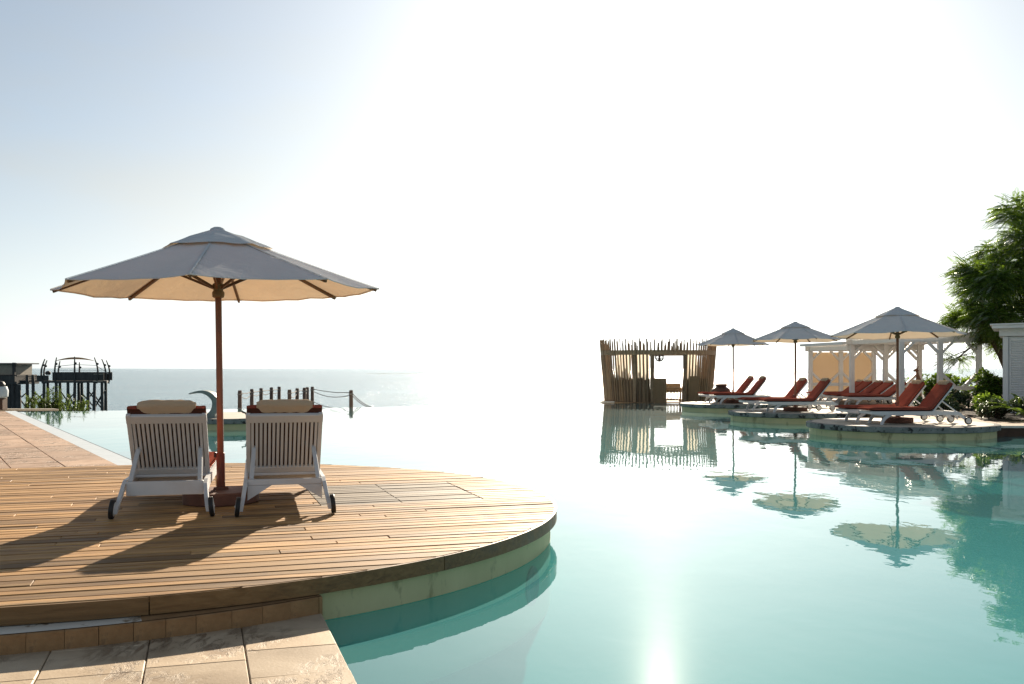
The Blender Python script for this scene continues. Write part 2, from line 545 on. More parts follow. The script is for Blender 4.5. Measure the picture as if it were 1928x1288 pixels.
# low reef that breaks the far water as a thin dark line
mb = MB()
for xa, xb, yy in ((690, 1090, 703.6), (1350, 1420, 703.2), (1430, 1530, 703.5)):
    Y = F * (CAMZ - SEA) / (yy - HZ)
    n = 24
    pts = []
    for i in range(n + 1):
        x = (xa + (xb - xa) * i / n - CX) * Y / F
        hgt = .35 * (.4 + random.random())
        pts += [(x, Y - 4, SEA - .1), (x, Y, SEA + hgt), (x, Y + 5, SEA - .1)]
    mb.grid(pts, n + 1, 3)
M_reef = rough_mat('wet_reef_rock', (.05, .06, .06), (.12, .13, .13), .4, .8)
tag(mb.build('reef', M_reef), kind='structure')

# infinity edge of the pool (top view polyline) and the water sheet
EDGE = [(-16.9, 33.2), (-13.2, 34.6), (-9.0, 36.0), (-5.0, 37.4), (-1.0, 38.9), (3.4, 40.8), (6.5, 42.3), (10.5, 44.0)]
PAVE = [(.60, .25), (-1.115, 5.74), (-5.45, 14.55), (-5.7, 15.0), (-15.9, 32.0), (-16.9, 33.2)]
# water
poly = [(24, .2), (24, 30), (12, 44)] + list(reversed(EDGE)) + [(-15.9, 32.0), (-5.7, 15.0), (-7.5, 9), (-2.5, 5.0), (.4, .2)]
area = sum(poly[i][0] * poly[(i + 1) % len(poly)][1] - poly[(i + 1) % len(poly)][0] * poly[i][1] for i in range(len(poly)))
mb = MB(); mb.sheet(poly if area > 0 else poly[::-1], WZ)
tag(mb.build('pool_water', M_water), kind='structure')
mb = MB(); mb.sheet(poly if area > 0 else poly[::-1], -.80)
tag(mb.build('pool_floor', M_tile), kind='structure')
# weir wall of the infinity edge
mb = MB()
n = len(EDGE)
off = .16
pts = []
for i, (x, y) in enumerate(EDGE):
    a, b = EDGE[max(0, i - 1)], EDGE[min(n - 1, i + 1)]
    d = Vector((b[0] - a[0], b[1] - a[1])).normalized()
    nx, ny = -d.y, d.x
    pts += [(x, y, -1.5), (x, y, WZ - .004), (x + nx * off, y + ny * off, WZ - .02), (x + nx * off, y + ny * off, SEA - .3)]
mb.grid(pts, n, 4)
tag(mb.build('pool_edge_wall', M_stonetop), kind='structure')

# ------------------------------------------------------------------ wooden deck (half disc + strip), planks one by one
GA = R(17.4)
CEN = Vector((-3.45, 8.75)); RAD = 3.83
U = Vector((cos(GA), sin(GA))); V = Vector((-sin(GA), cos(GA)))
def g2w(s, t): return (CEN.x + U.x * s + V.x * t, CEN.y + U.y * s + V.y * t)
deck = structure('wooden_deck', (CEN.x, CEN.y, 0), GA)

def plank_mesh(s0, s1f, t0, t1, arc):
    "board from s0 to s1 (number) or to the round edge; top edges slightly eased"
    e = .006
    K = 5
    right = []
    for k in range(K + 1):
        t = t0 + (t1 - t0) * k / K
        right.append((sqrt(max(RAD * RAD - t * t, 0)) - .012 if arc else s1f, t))
    ring = [(s0, t0)] + right + [(s0, t1)]
    oc = ((s0 + max(r[0] for r in right)) / 2, (t0 + t1) / 2)
    m = MB()
    n = len(ring)
    vs = []
    for z, ins in ((-.034, 0), (-.005, 0), (0, e)):
        for (s, t) in ring:
            tt = min(max(t, t0 + ins), t1 - ins)
            ss = s + ins if s == s0 else s - ins * .5
            vs.append((ss - oc[0], tt - oc[1], z))
    fs = [tuple(range(2 * n, 3 * n))]
    for r in range(2):
        for i in range(n):
            j = (i + 1) % n
            fs.append((r * n + i, r * n + j, (r + 1) * n + j, (r + 1) * n + i))
    m.add(vs, fs)
    return m, oc

HATCH = None
def w2g(x, y):
    d = Vector((x, y)) - CEN
    return d.dot(U), d.dot(V)
hs0, hs1, ht0, ht1 = 2.02, 2.74, -.62, .80      # access hatch in deck coordinates
a_ = w2g(-.64, 10.46); b_ = w2g(-.26, 9.03); c_ = w2g(-1.40, 10.36); d_ = w2g(-1.02, 8.92)
hs1, hs0 = (a_[0] + b_[0]) / 2, (c_[0] + d_[0]) / 2
ht1, ht0 = (a_[1] + c_[1]) / 2, (b_[1] + d_[1]) / 2
hs2 = hs0 - .72
rnd = random.Random(21)
rows = []
t = -RAD + .012
while t < RAD - .03:
    wd = rnd.choice((.098, .098, .098, .125, .145))
    t1 = min(t + wd, RAD - .012)
    rows.append((t, t1)); t = t1 + rnd.choice((.012, .015, .021))
hatch = structure('deck_hatch', (CEN.x, CEN.y, 0), GA)
for ri, (t0, t1) in enumerate(rows):
    send = sqrt(max(RAD * RAD - max(abs(t0), abs(t1)) ** 2, 0)) if max(abs(t0), abs(t1)) < RAD else 0
    cuts = [-6.0]
    s = -6.0 + rnd.uniform(.6, 3.2)
    while s < send - 1.0:
        cuts.append(s); s += rnd.choice((2.4, 3.0, 3.0, 3.6, 4.2))
    inh = t0 >= ht0 - .02 and t1 <= ht1 + .03
    segs = []
    for k, c in enumerate(cuts):
        last = k == len(cuts) - 1
        segs.append((c, None if last else cuts[k + 1]))
    if inh:
        ns = []
        for (c, d) in segs:
            dd = d if d is not None else 99
            if c < hs2 - .05: ns.append((c, min(dd, hs2), False))
        ns = [x for x in ns]
        ns.append((hs2, hs0, True)); ns.append((hs0, hs1, True)); ns.append((hs1, None, False))
        segs3 = ns
    else:
        segs3 = [(c, d, False) for c, d in segs]
    for c, d, ish in segs3:
        gap = .0006
        if d is None and send - c < .06: continue
        m, oc = plank_mesh(c + gap, (d - gap) if d is not None else 0, t0, t1, d is None)
        dz = rnd.uniform(-.004, .001) - (.003 if ish else 0)
        o = m.build('plank', M_hatch if ish else M_deck, hatch if ish else deck, loc=(oc[0], oc[1], dz))
        o.rotation_euler = (rnd.uniform(-.01, .01), 0, 0)
# dark joists under the boards
mb = MB()
N = 40
arc = [(RAD * .985 * cos(-pi / 2 + pi * k / N), RAD * .985 * sin(-pi / 2 + pi * k / N)) for k in range(N + 1)]
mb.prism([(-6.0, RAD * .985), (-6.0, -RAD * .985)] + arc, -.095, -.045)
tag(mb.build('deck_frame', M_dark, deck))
# fascia boards round the edge
def ring_pt(s, r):                       # arc-length parameter along the edge: s<0 front straight, 0..pi*R arc, then back straight
    if s < 0: return Vector((s, -r)), Vector((0, -1))
    L_ = pi * RAD
    if s > L_: return Vector((-(s - L_), r)), Vector((0, 1))
    a = -pi / 2 + s / RAD
    return Vector((r * cos(a), r * sin(a))), Vector((cos(a), sin(a)))
def fascia(s0, s1, z0, z1, r, th, name, m, parent, step=.08):
    n = max(2, int((s1 - s0) / step))
    b = MB(); pts = []
    for i in range(n + 1):
        s = s0 + (s1 - s0) * i / n
        p, q = ring_pt(s, r)
        o_ = p + q * th
        pts += [(p.x, p.y, z0), (p.x, p.y, z1), (o_.x, o_.y, z1 - .0), (o_.x, o_.y, z0), (p.x, p.y, z0)]
    b.grid(pts, n + 1, 5)
    b.add([pts[k] for k in range(4)], [(0, 1, 2, 3)])
    b.add([pts[-5 + k] for k in range(4)], [(3, 2, 1, 0)])
    return b.build(name, m, parent)
cuts = [-6.0, -2.6, .42, 2.2, 4.55, 6.6, 8.8, 11.0, 13.0, 16.0, pi * RAD + 6]
cuts = [-6.0, -2.6, .42, 2.3, 4.15, 6.2, 8.4, 10.4, pi * RAD + 2.4, pi * RAD + 6]
for a, b in zip(cuts[:-1], cuts[1:]):
    fascia(a + .003, b - .003, -.097, -.004, RAD - .012, .022, 'fascia_board', M_fascia, deck)
# pool wall under the round end
fw = fascia(1.32, pi * RAD + 1.2, WZ + .003, -.099, RAD - .08, .035, 'deck_pool_wall', M_pool_wall, None, .1)
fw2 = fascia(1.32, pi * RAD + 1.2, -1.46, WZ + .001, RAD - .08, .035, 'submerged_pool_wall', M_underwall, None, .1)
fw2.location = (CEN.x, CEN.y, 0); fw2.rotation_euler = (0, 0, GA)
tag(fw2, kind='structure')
fw.location = (CEN.x, CEN.y, 0); fw.rotation_euler = (0, 0, GA)
tag(fw, kind='structure')

# step below the deck edge: pale ledge on a course of sandstone bricks
step = structure('deck_step', (CEN.x, CEN.y, 0), GA)
def step_r(s): return RAD + .170 - .135 * min(max((s + .2) / 1.6, 0), 1) ** 1.0
mb = MB(); pts = []
sA, sB = -6.0, 1.36
for i in range(61):
    s = sA + (sB - sA) * i / 60
    p, q = ring_pt(s, RAD - .06); o_, _ = ring_pt(s, step_r(s) - .012)
    pts += [(p.x, p.y, -.103), (o_.x, o_.y, -.103)]
kk = 53
mb.grid(pts[:2 * kk], kk, 2)
mb.build('ledge_top', M_ledge, step)
mb = MB(); mb.grid(pts[2 * kk - 2:], 61 - kk + 1, 2)
mb.build('ledge_top', M_brick, step)
s = sA
while s < sB - .02:
    e = min(s + rnd.uniform(.14, .185), sB)
    mbk = MB(); pts = []
    jit = rnd.uniform(-.004, .004)
    for k in range(4):
        ss = s + .0012 + (e - s - .0024) * k / 3
        pi_, _ = ring_pt(ss, step_r(ss) - .07); po, _ = ring_pt(ss, step_r(ss) + jit)
        bz = .004
        pts += [(pi_.x, pi_.y, -.107), (po.x * .9985, po.y * .9985, -.107), (po.x, po.y, -.112), (po.x, po.y, -.22)]
    c = Vector(pts[5])
    mbk.grid([tuple(Vector(p) - c) for p in pts], 4, 4)
    f0 = [tuple(Vector(p) - c) for p in pts[:4]]; f1 = [tuple(Vector(p) - c) for p in pts[-4:]]
    ib0 = (f0[0][0], f0[0][1], f0[3][2]); ib1 = (f1[0][0], f1[0][1], f1[3][2])
    mbk.add(f0 + [ib0], [(0, 1, 2, 3, 4)]); mbk.add(f1 + [ib1], [(4, 3, 2, 1, 0)])
    mbk.build('brick', M_brick, step, loc=c)
    s = e

# ------------------------------------------------------------------ left paving and pool rim
pav = structure('paving')
mb = MB()
body = [(.60, .25), (-1.115, 5.74), (-2.6, 8.5), (-5.2, 13.9), (-5.72, 15.0), (-15.92, 32.0), (-45, 32.4), (-45, .25)]
mb.prism(list(reversed(body)), -1.44, -.232)
mb.build('paving_bed', M_joint, pav)
# foreground slabs on the deck grid: columns along U, joints staggered
def clip(poly, p, n):
    "keep the side of a convex polygon where (q-p).n <= 0"
    out = []
    for i in range(len(poly)):
        a, b = poly[i], poly[(i + 1) % len(poly)]
        da = (a[0] - p[0]) * n[0] + (a[1] - p[1]) * n[1]
        db = (b[0] - p[0]) * n[0] + (b[1] - p[1]) * n[1]
        if da <= 0: out.append(a)
        if (da < 0 < db) or (db < 0 < da):
            k = da / (da - db)
            out.append((a[0] + (b[0] - a[0]) * k, a[1] + (b[1] - a[1]) * k))
    return out
def slab(poly, z1, m, th=.03, bev=.006):
    c = (sum(p[0] for p in poly) / len(poly), sum(p[1] for p in poly) / len(poly))
    b = MB(); n = len(poly); vs = []
    for z, k in ((-th, 0), (-bev, 0), (0, bev)):
        for p in poly:
            d = Vector((p[0] - c[0], p[1] - c[1])); l = d.length
            d = d * (1 - k * 1.3 / max(l, .05))
            vs.append((d.x, d.y, z))
    fs = [tuple(range(2 * n, 3 * n))]
    for r in range(2):
        fs += [(r * n + i, r * n + (i + 1) % n, (r + 1) * n + (i + 1) % n, (r + 1) * n + i) for i in range(n)]
    b.add(vs, fs)
    o = b.build('paving_slab', m, pav, loc=(c[0], c[1], z1))
    o.rotation_euler = (rnd.uniform(-.004, .004), rnd.uniform(-.004, .004), 0)
    return o
eN = Vector((1.33, .418)).normalized()        # outward normal of the pool edge
edge_s = 1.86
col_edges = []
s_ = w2g(-1.115, 5.74)[0]
edge_at = s_
sc_ = [edge_at + .6, edge_at - .44, edge_at - .90, edge_at - 1.36, edge_at - 1.84, edge_at - 2.30, edge_at - 2.78, edge_at - 3.3, edge_at - 3.9, edge_at - 4.6]
for k in range(len(sc_) - 1):
    s1, s0 = sc_[k] - .002, sc_[k + 1] + .002
    t = -2.2 - rnd.uniform(0, .6)
    while t > -8.0:
        ln = rnd.choice((.34, .46, .62, .62))
        t1, t0 = t - .002, t - ln + .002
        poly = [g2w(s0, t0), g2w(s1, t0), g2w(s1, t1), g2w(s0, t1)]
        poly = clip(poly, (-1.115 + .012, 5.74), eN)
        if len(poly) >= 3 and poly[0][1] > .3: slab(poly, -.2 + rnd.uniform(-.003, .002), M_slab)
        t -= ln
# far paving beyond the deck: slabs laid along the pool rim
p0, p1 = Vector((-5.72, 15.0)), Vector((-15.92, 32.0))
dE = (p1 - p0).normalized(); nE = Vector((-dE.y, dE.x))     # nE points away from the pool (to the left)
if nE.x > 0: nE = -nE
dk = V                                                       # deck back edge normal
offs = [.30, .98, 1.66, 2.34, 3.02, 3.70, 4.4, 5.1]
for k in range(len(offs) - 1):
    a = -7 + rnd.uniform(0, 1)
    while a < 19.4:
        ln = rnd.choice((1.0, 1.15, 1.3))
        q = []
        for (u_, v_) in ((a + .006, offs[k] + .006), (a + ln - .006, offs[k] + .006), (a + ln - .006, offs[k + 1] - .006), (a + .006, offs[k + 1] - .006)):
            p = p0 + dE * u_ + nE * v_
            q.append((p.x, p.y))
        q = q[::-1]
        bp = g2w(0, RAD + .012)
        q = clip(q, bp, (-V.x, -V.y))
        q = clip(q, (0, 32.2), (0, 1))
        if len(q) >= 3 and max(p[0] for p in q) > -19: 
            ar = sum(q[i][0] * q[(i + 1) % len(q)][1] - q[(i + 1) % len(q)][0] * q[i][1] for i in range(len(q)))
            if abs(ar) > .02: slab(q if ar > 0 else q[::-1], -.2 + rnd.uniform(-.003, .002), M_slabfar)
        a += ln
def strip(v0, v1, z0, z1, name, m):
    a, b = p0 - dE * 2.6, p1 + dE * .9
    pl = [a + nE * v0, b + nE * v0, b + nE * v1, a + nE * v1]
    q = MB(); q.prism([(p.x, p.y) for p in pl], z0, z1)
    return tag(q.build(name, m), kind='structure')
strip(-.03, .285, -1.0, -.212, 'pool_gutter', M_gutter)
strip(-.075, -.032, -1.0, -.222, 'pool_rim', M_rimshade)

# ------------------------------------------------------------------ right bank behind the round platforms
bank = structure('pool_bank')
mb = MB()
bpoly = [(9.9, 21.45), (45, 21.45), (60, 60), (14.5, 47), (9.3, 43.6)]
mb.prism(bpoly, -1.44, -.035)
mb.build('bank_paving', M_bank, bank)
mb = MB(); mb.box((27.5, 21.41, -.062), (35.2, .13, .05)); mb.build('bank_coping', M_ledge, bank)
mb = MB(); mb.box((27.5, 21.425, -.8), (35.2, .05, 1.42)); mb.build('bank_wall', M_bankwall, bank)
mb = MB()
mb.prism([(11.0, 23.2), (14, 22.3), (40, 22.3), (55, 58), (15.5, 46.4), (15.4, 30), (12.6, 30.6), (12.2, 27)], -.034, -.012)
tag(mb.build('planting_soil', M_soil), kind='structure')

# ------------------------------------------------------------------ round stone platforms in the pool
def platform(name, label, x, y, r):
    t = thing(name, label, 'platform', (x, y, 0), group='round stone platforms in the pool')
    n = 72
    m = MB()
    rs = [r * (1 + .004 * sin(9 * 2 * pi * k / n) + .003 * sin(23 * 2 * pi * k / n)) for k in range(n)]
    def ringv(k_, z): return [(rs[k] * k_ * cos(2 * pi * k / n), rs[k] * k_ * sin(2 * pi * k / n), z) for k in range(n)]
    vs = ringv(.94, -.002) + ringv(.99, -.004) + ringv(1.0, -.018) + ringv(1.0, -.115) + ringv(.985, -.125) + ringv(.94, -.125)
    fs = []
    for q in range(5):
        fs += [(q * n + k, (q + 1) * n + k, (q + 1) * n + (k + 1) % n, q * n + (k + 1) % n) for k in range(n)]
    m.add(vs, fs); m.build('coping', M_stone, t, 'auto')
    m = MB(); m.lathe([(r * .94, -.12), (r * .94, -.003)], n=n); m.build('platform_top', M_stonetop, t)
    m = MB(); m.lathe([(r * .965, -1.45), (r * .965, -.1255)], n=n, cap=False); m.build('platform_wall', M_pool_wall, t, 'auto')
    return t
PL3 = (8.6, 22.05); PL2 = (7.95, 27.9); PL1 = (7.6, 34.2); PL0 = (-7.1, 25.35)
platform('pool_platform', 'nearest round stone platform on the right, under the largest parasol there', *PL3, 2.0)
platform('pool_platform', 'middle one of the three round stone platforms on the right', *PL2, 1.85)
platform('pool_platform', 'farthest right-hand round stone platform, in front of the pole hut', *PL1, 1.8)
platform('pool_platform', 'round stone platform behind the two loungers, carrying the curved grey spout', *PL0, 1.92)

# ------------------------------------------------------------------ sun lounger
def back_pt(a, off=0.0, ang=50.7, hy=-.21, hz=.28):
    "point along the backrest at distance a from the hinge, off = towards the sitter"
    c, s = cos(R(ang)), sin(R(ang))
    return hy - a * c + off * s, hz + a * s + off * c
def make_lounger(label, loc, rz, ang=50.7, style='apron', group=None):
    t = thing('sun_lounger', label, 'sun lounger', loc, rz, group)
    YZ = lambda x0, x1: None
    def prof(poly, x0, x1, name, m, shear=0.0, zref=.2):
        b = MB(); n = len(poly)
        def P(y, z, x): return (x + (shear * (zref - z) if z < zref else 0) , y, z)
        vs = [P(y, z, x0) for y, z in poly] + [P(y, z, x1) for y, z in poly]
        fs = [tuple(range(n)), tuple(range(2 * n - 1, n - 1, -1))]
        fs += [((i + 1) % n, i, i + n, (i + 1) % n + n) for i in range(n)]
        b.add(vs, fs)
        return b.build(name, m, t)
    for sx in (-1, 1):
        xa, xb = sorted((sx * .302, sx * .332))
        prof([(1.13, .225), (1.13, .282), (-.60, .282), (-.60, .2), (.9, .2)], xa, xb, 'side_rail', M_white)
        prof([(.80, .199), (.875, .14), (.91, .07), (.925, 0), (.87, 0), (.85, .06), (.80, .12), (.68, .199)], xa - .004, xb + .004, 'leg', M_white)
        prof([(-.601, .282), (-.70, .282), (-.80, .255), (-.90, .165), (-.985, .09), (-.985, .045), (-.93, .045), (-.88, .10), (-.76, .195), (-.601, .2)], xa, xb, 'leg', M_white, shear=sx * .19, zref=.24)
        wb = MB()
        Mx = Matrix.Rotation(R(90), 3, 'Y')
        wb.lathe([(.055, -.016), (.074, -.018), (.08, -.012), (.08, .012), (.074, .018), (.055, .016)], (0, 0, 0), 20, Mx)
        wl = wb.build('wheel', M_wheel, t, 'auto', loc=(sx * .378, -.95, .081))
        wl.rotation_euler = (0, sx * R(-6), 0)
        hb = MB()
        hb.lathe([(.05, -.0195), (.058, -.0185), (.058, .0185), (.05, .0195)], (0, 0, 0), 16, Mx)
        hb.lathe([(.008, -.026), (.008, .026)], (0, 0, 0), 8, Mx)
        hb.build('wheel_hub', M_hub, wl, 'auto')
    b = MB(); b.box((0, 1.112, .25), (.602, .03, .06), bev=.004); b.build('front_rail', M_white, t)
    if style == 'apron':
        b = MB(); b.box((0, -.755, .217), (.602, .026, .115), bev=.004); b.build('rear_apron', M_white, t)
    else:
        b = MB(); b.box((0, -.755, .252), (.602, .026, .05), bev=.004); b.build('rear_rail', M_white, t)
        for sx in (-1, 1):
            b = MB()
            Mg = Matrix(((1, 0, 0, 0), (0, 0, 1, -.755), (0, 1, 0, 0), (0, 0, 0, 1)))
            pl = [(sx * .303, .226), (sx * .11, .226), (sx * .303, .105)] if sx < 0 else [(sx * .303, .226), (sx * .303, .105), (sx * .11, .226)]
            b.prism(pl, -.012, .012, Mg); b.build('gusset', M_white, t)
    me = MB()
    me.box((0, 0, 0), (.034, 1.31, .018), bev=.003)
    me = me.mesh('seat_slat', M_white)
    for k in range(11): inst('seat_slat', me, t, (-.27 + .054 * k, .444, .266))
    b = MB(); b.box((0, -.225, .266), (.602, .03, .022)); b.build('hinge_rail', M_white, t)
    for yb in (-.02, .42, .86):
        b = MB(); b.box((0, yb, .212), (.602, .03, .075)); b.build('cross_bearer', M_white, t)
    # backrest
    c, s = cos(R(ang)), sin(R(ang))
    Mb = Matrix(((1, 0, 0), (0, -c, s), (0, s, c)))      # columns: x, along the back, towards the sitter
    Lb = .695
    for sx in (-1, 1):
        y, z = back_pt(Lb / 2, -.012, ang)
        b = MB(); b.box((0, 0, 0), (.036, Lb + .02, .03), Mb, .004); b.build('back_stile', M_white, t, loc=(sx * .299, y, z))
    for a, hgt, nm in ((Lb - .042, .084, 'top_rail'), (.05, .07, 'bottom_rail')):
        y, z = back_pt(a, -.012, ang)
        b = MB(); b.box((0, 0, 0), (.562 if nm != 'top_rail' else .638, hgt, .026 if nm != 'top_rail' else .034), Mb, .004); b.build(nm, M_white, t, loc=(0, y, z - (.0)))
    y, z = back_pt((Lb - .084 + .085) / 2, -.012, ang)
    sm = MB(); sm.box((0, 0, 0), (.0225, Lb - .084 - .085 + .01, .026), Mb, .003)
    sm = sm.mesh('back_slat', M_white)
    for k in range(16): inst('back_slat', sm, t, (-.264 + .0352 * k, y, z))
    for sx in (-1, 1):
        ya, za = back_pt(.30, -.03, ang)
        b = MB(); b.bar((sx * .25, ya + .02, za + .03), (sx * .272, -.735, .275), .036, .022, (0, 1, 0), .003); b.build('back_prop', M_white, t)
    # cushion: one bent pad
    path = []
    for k in range(11): path.append((1.17 - 1.33 * k / 10, .2885, 0))
    hinge = [(back_pt(a, .002, ang)) for a in (.06, .16, .26, .36, .46,   .56, .64, .69, .735)]
    pts2 = [(p[0], p[1]) for p in path] + hinge
    th = .078
    vs = []; K = 15; npth = len(pts2)
    xsn = [-.312, -.302, -.26, -.19, -.1, 0, .1, .19, .26, .302, .312]
    def nrm(i):
        a, b_ = pts2[max(0, i - 1)], pts2[min(npth - 1, i + 1)]
        d = Vector((b_[0] - a[0], b_[1] - a[1])).normalized()
        return Vector((d.y, -d.x)) if Vector((d.y, -d.x)).y > 0 or d.x < -.99 else Vector((-d.y, d.x))
    top = []; bot = []
    sd_ = random.uniform(0, 90)
    for i, (y, z) in enumerate(pts2):
        n_ = nrm(i)
        if n_.y < 0: n_ = -n_
        endk = .55 if i in (0, npth - 1) else 1.0
        for j, x in enumerate(xsn):
            ek = .42 if j in (0, len(xsn) - 1) else (.86 if j in (1, len(xsn) - 2) else 1.0)
            wv = .010 * mnoise.noise(Vector((x * 6, i * .8, sd_))) + .007 * mnoise.noise(Vector((x * 14, i * 1.7, sd_ + 9)))
            if 10 <= i <= 14: wv += .010 * mnoise.noise(Vector((x * 5, i * 3.1, sd_ + 3)))
            h = th * (.5 + .5 * ek * endk) + (wv if ek == 1 else 0)
            top.append((x, y + n_.x * h, z + n_.y * h))
            l = th * (.5 - .5 * ek * endk)
            bot.append((x, y + n_.x * l, z + n_.y * l))
    nj = len(xsn)
    b = MB()
    b.grid(top, npth, nj); b.v += bot; o0 = npth * nj
    b.f += [(o0 + (i + 1) * nj + j, o0 + (i + 1) * nj + j + 1, o0 + i * nj + j + 1, o0 + i * nj + j) for i in range(npth - 1) for j in range(nj - 1)]
    for i in range(npth - 1):
        for j, rev in ((0, 1), (nj - 1, 0)):
            q = (i * nj + j, (i + 1) * nj + j, o0 + (i + 1) * nj + j, o0 + i * nj + j)
            b.f.append(q[::-1] if rev else q)
    for j in range(nj - 1):
        b.f.append((j, j + 1, o0 + j + 1, o0 + j))
        k_ = (npth - 1) * nj + j
        b.f.append((k_ + 1, k_, o0 + k_, o0 + k_ + 1))
    cu = b.build('cushion', M_red, t, 'all')
    cu.data.materials.append(M_redshade)
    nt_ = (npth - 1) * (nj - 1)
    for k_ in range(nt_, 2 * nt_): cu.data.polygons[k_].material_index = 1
    # head pad lying over the top edge
    b = MB(); pts = []
    py, pz = back_pt(.722, .058, ang)
    nx_, na = 25, 18
    for i in range(nx_):
        u_ = -1 + 2 * i / (nx_ - 1)
        e = (1 - abs(u_) ** 9) ** .5 if abs(u_) < 1 else 0
        for k in range(na):
            th_ = 2 * pi * k / na
            rx, rn = .062 * max(e, .6), .056 * max(e, .6)
            wv = 1 + .10 * mnoise.noise(Vector((u_ * 3.1, cos(th_) * 1.3 + sd_, sin(th_) * 1.3))) + .09 * mnoise.noise(Vector((u_ * 9 + sd_, cos(th_) * 2.6, sin(th_) * 2.6)))
            cq, sq = cos(th_), sin(th_)
            a_l, o_l = rx * math.copysign(abs(cq) ** .7, cq) * wv, rn * math.copysign(abs(sq) ** .8, sq) * wv
            if a_l > 0.03: o_l -= (a_l - .03) * .5
            pts.append((u_ * .232, py - a_l * c + o_l * s, pz + a_l * s + o_l * c))
    b.v = pts
    b.f = [(i * na + k, i * na + (k + 1) % na, (i + 1) * na + (k + 1) % na, (i + 1) * na + k) for i in range(nx_ - 1) for k in range(na)]
    b.f.append(tuple(range(na))); b.f.append(tuple((nx_ - 1) * na + k for k in range(na - 1, -1, -1)))
    b.build('head_pad', M_towel, t, 'all')
    return t

GL = 'white sun loungers with terracotta cushions'
H0 = R(13); H1 = R(14.5)
def lounger_loc(x, y, rz):             # given the middle of the wheel axle
    return (x + .95 * -sin(rz), y + .95 * cos(rz), 0)
lx, ly, _ = lounger_loc(-2.80, 7.97, H0)
make_lounger('left one of the two loungers on the wooden deck, with a deep solid rear apron', (lx, ly, 0), H0, 50.7, 'apron', GL)
lx, ly, _ = lounger_loc(-1.845, 8.12, H1)
master = make_lounger('right one of the two loungers on the wooden deck, triangular gussets at its rear', (lx, ly, 0), H1, 50.7, 'gusset', GL)
# loungers on the right: heads to the right, feet towards the pool (local +y = -x)
def place(x, y, z, extra, label):
    rz = R(90 + extra)
    return copy_thing(master, (x, y, z), rz, label, GL)
bx3 = .5
P3f = 21.42
place(8.70, 21.42, 0, 3, 'near lounger of the pair under the largest right-hand parasol, white frame fully in view')
place(8.52, 22.40, 0, 3, 'far lounger of the pair under the largest right-hand parasol, behind its pole')
place(7.98, 27.30, 0, 2, 'near lounger of the pair on the middle round platform')
place(7.66, 28.32, 0, 2, 'far lounger of the pair on the middle round platform, behind the pole')
place(7.86, 33.65, 0, 2, 'near lounger of the pair on the farthest round platform by the pole hut')
place(7.70, 34.70, 0, 2, 'far lounger of the pair on the farthest round platform, beside the clay urn')

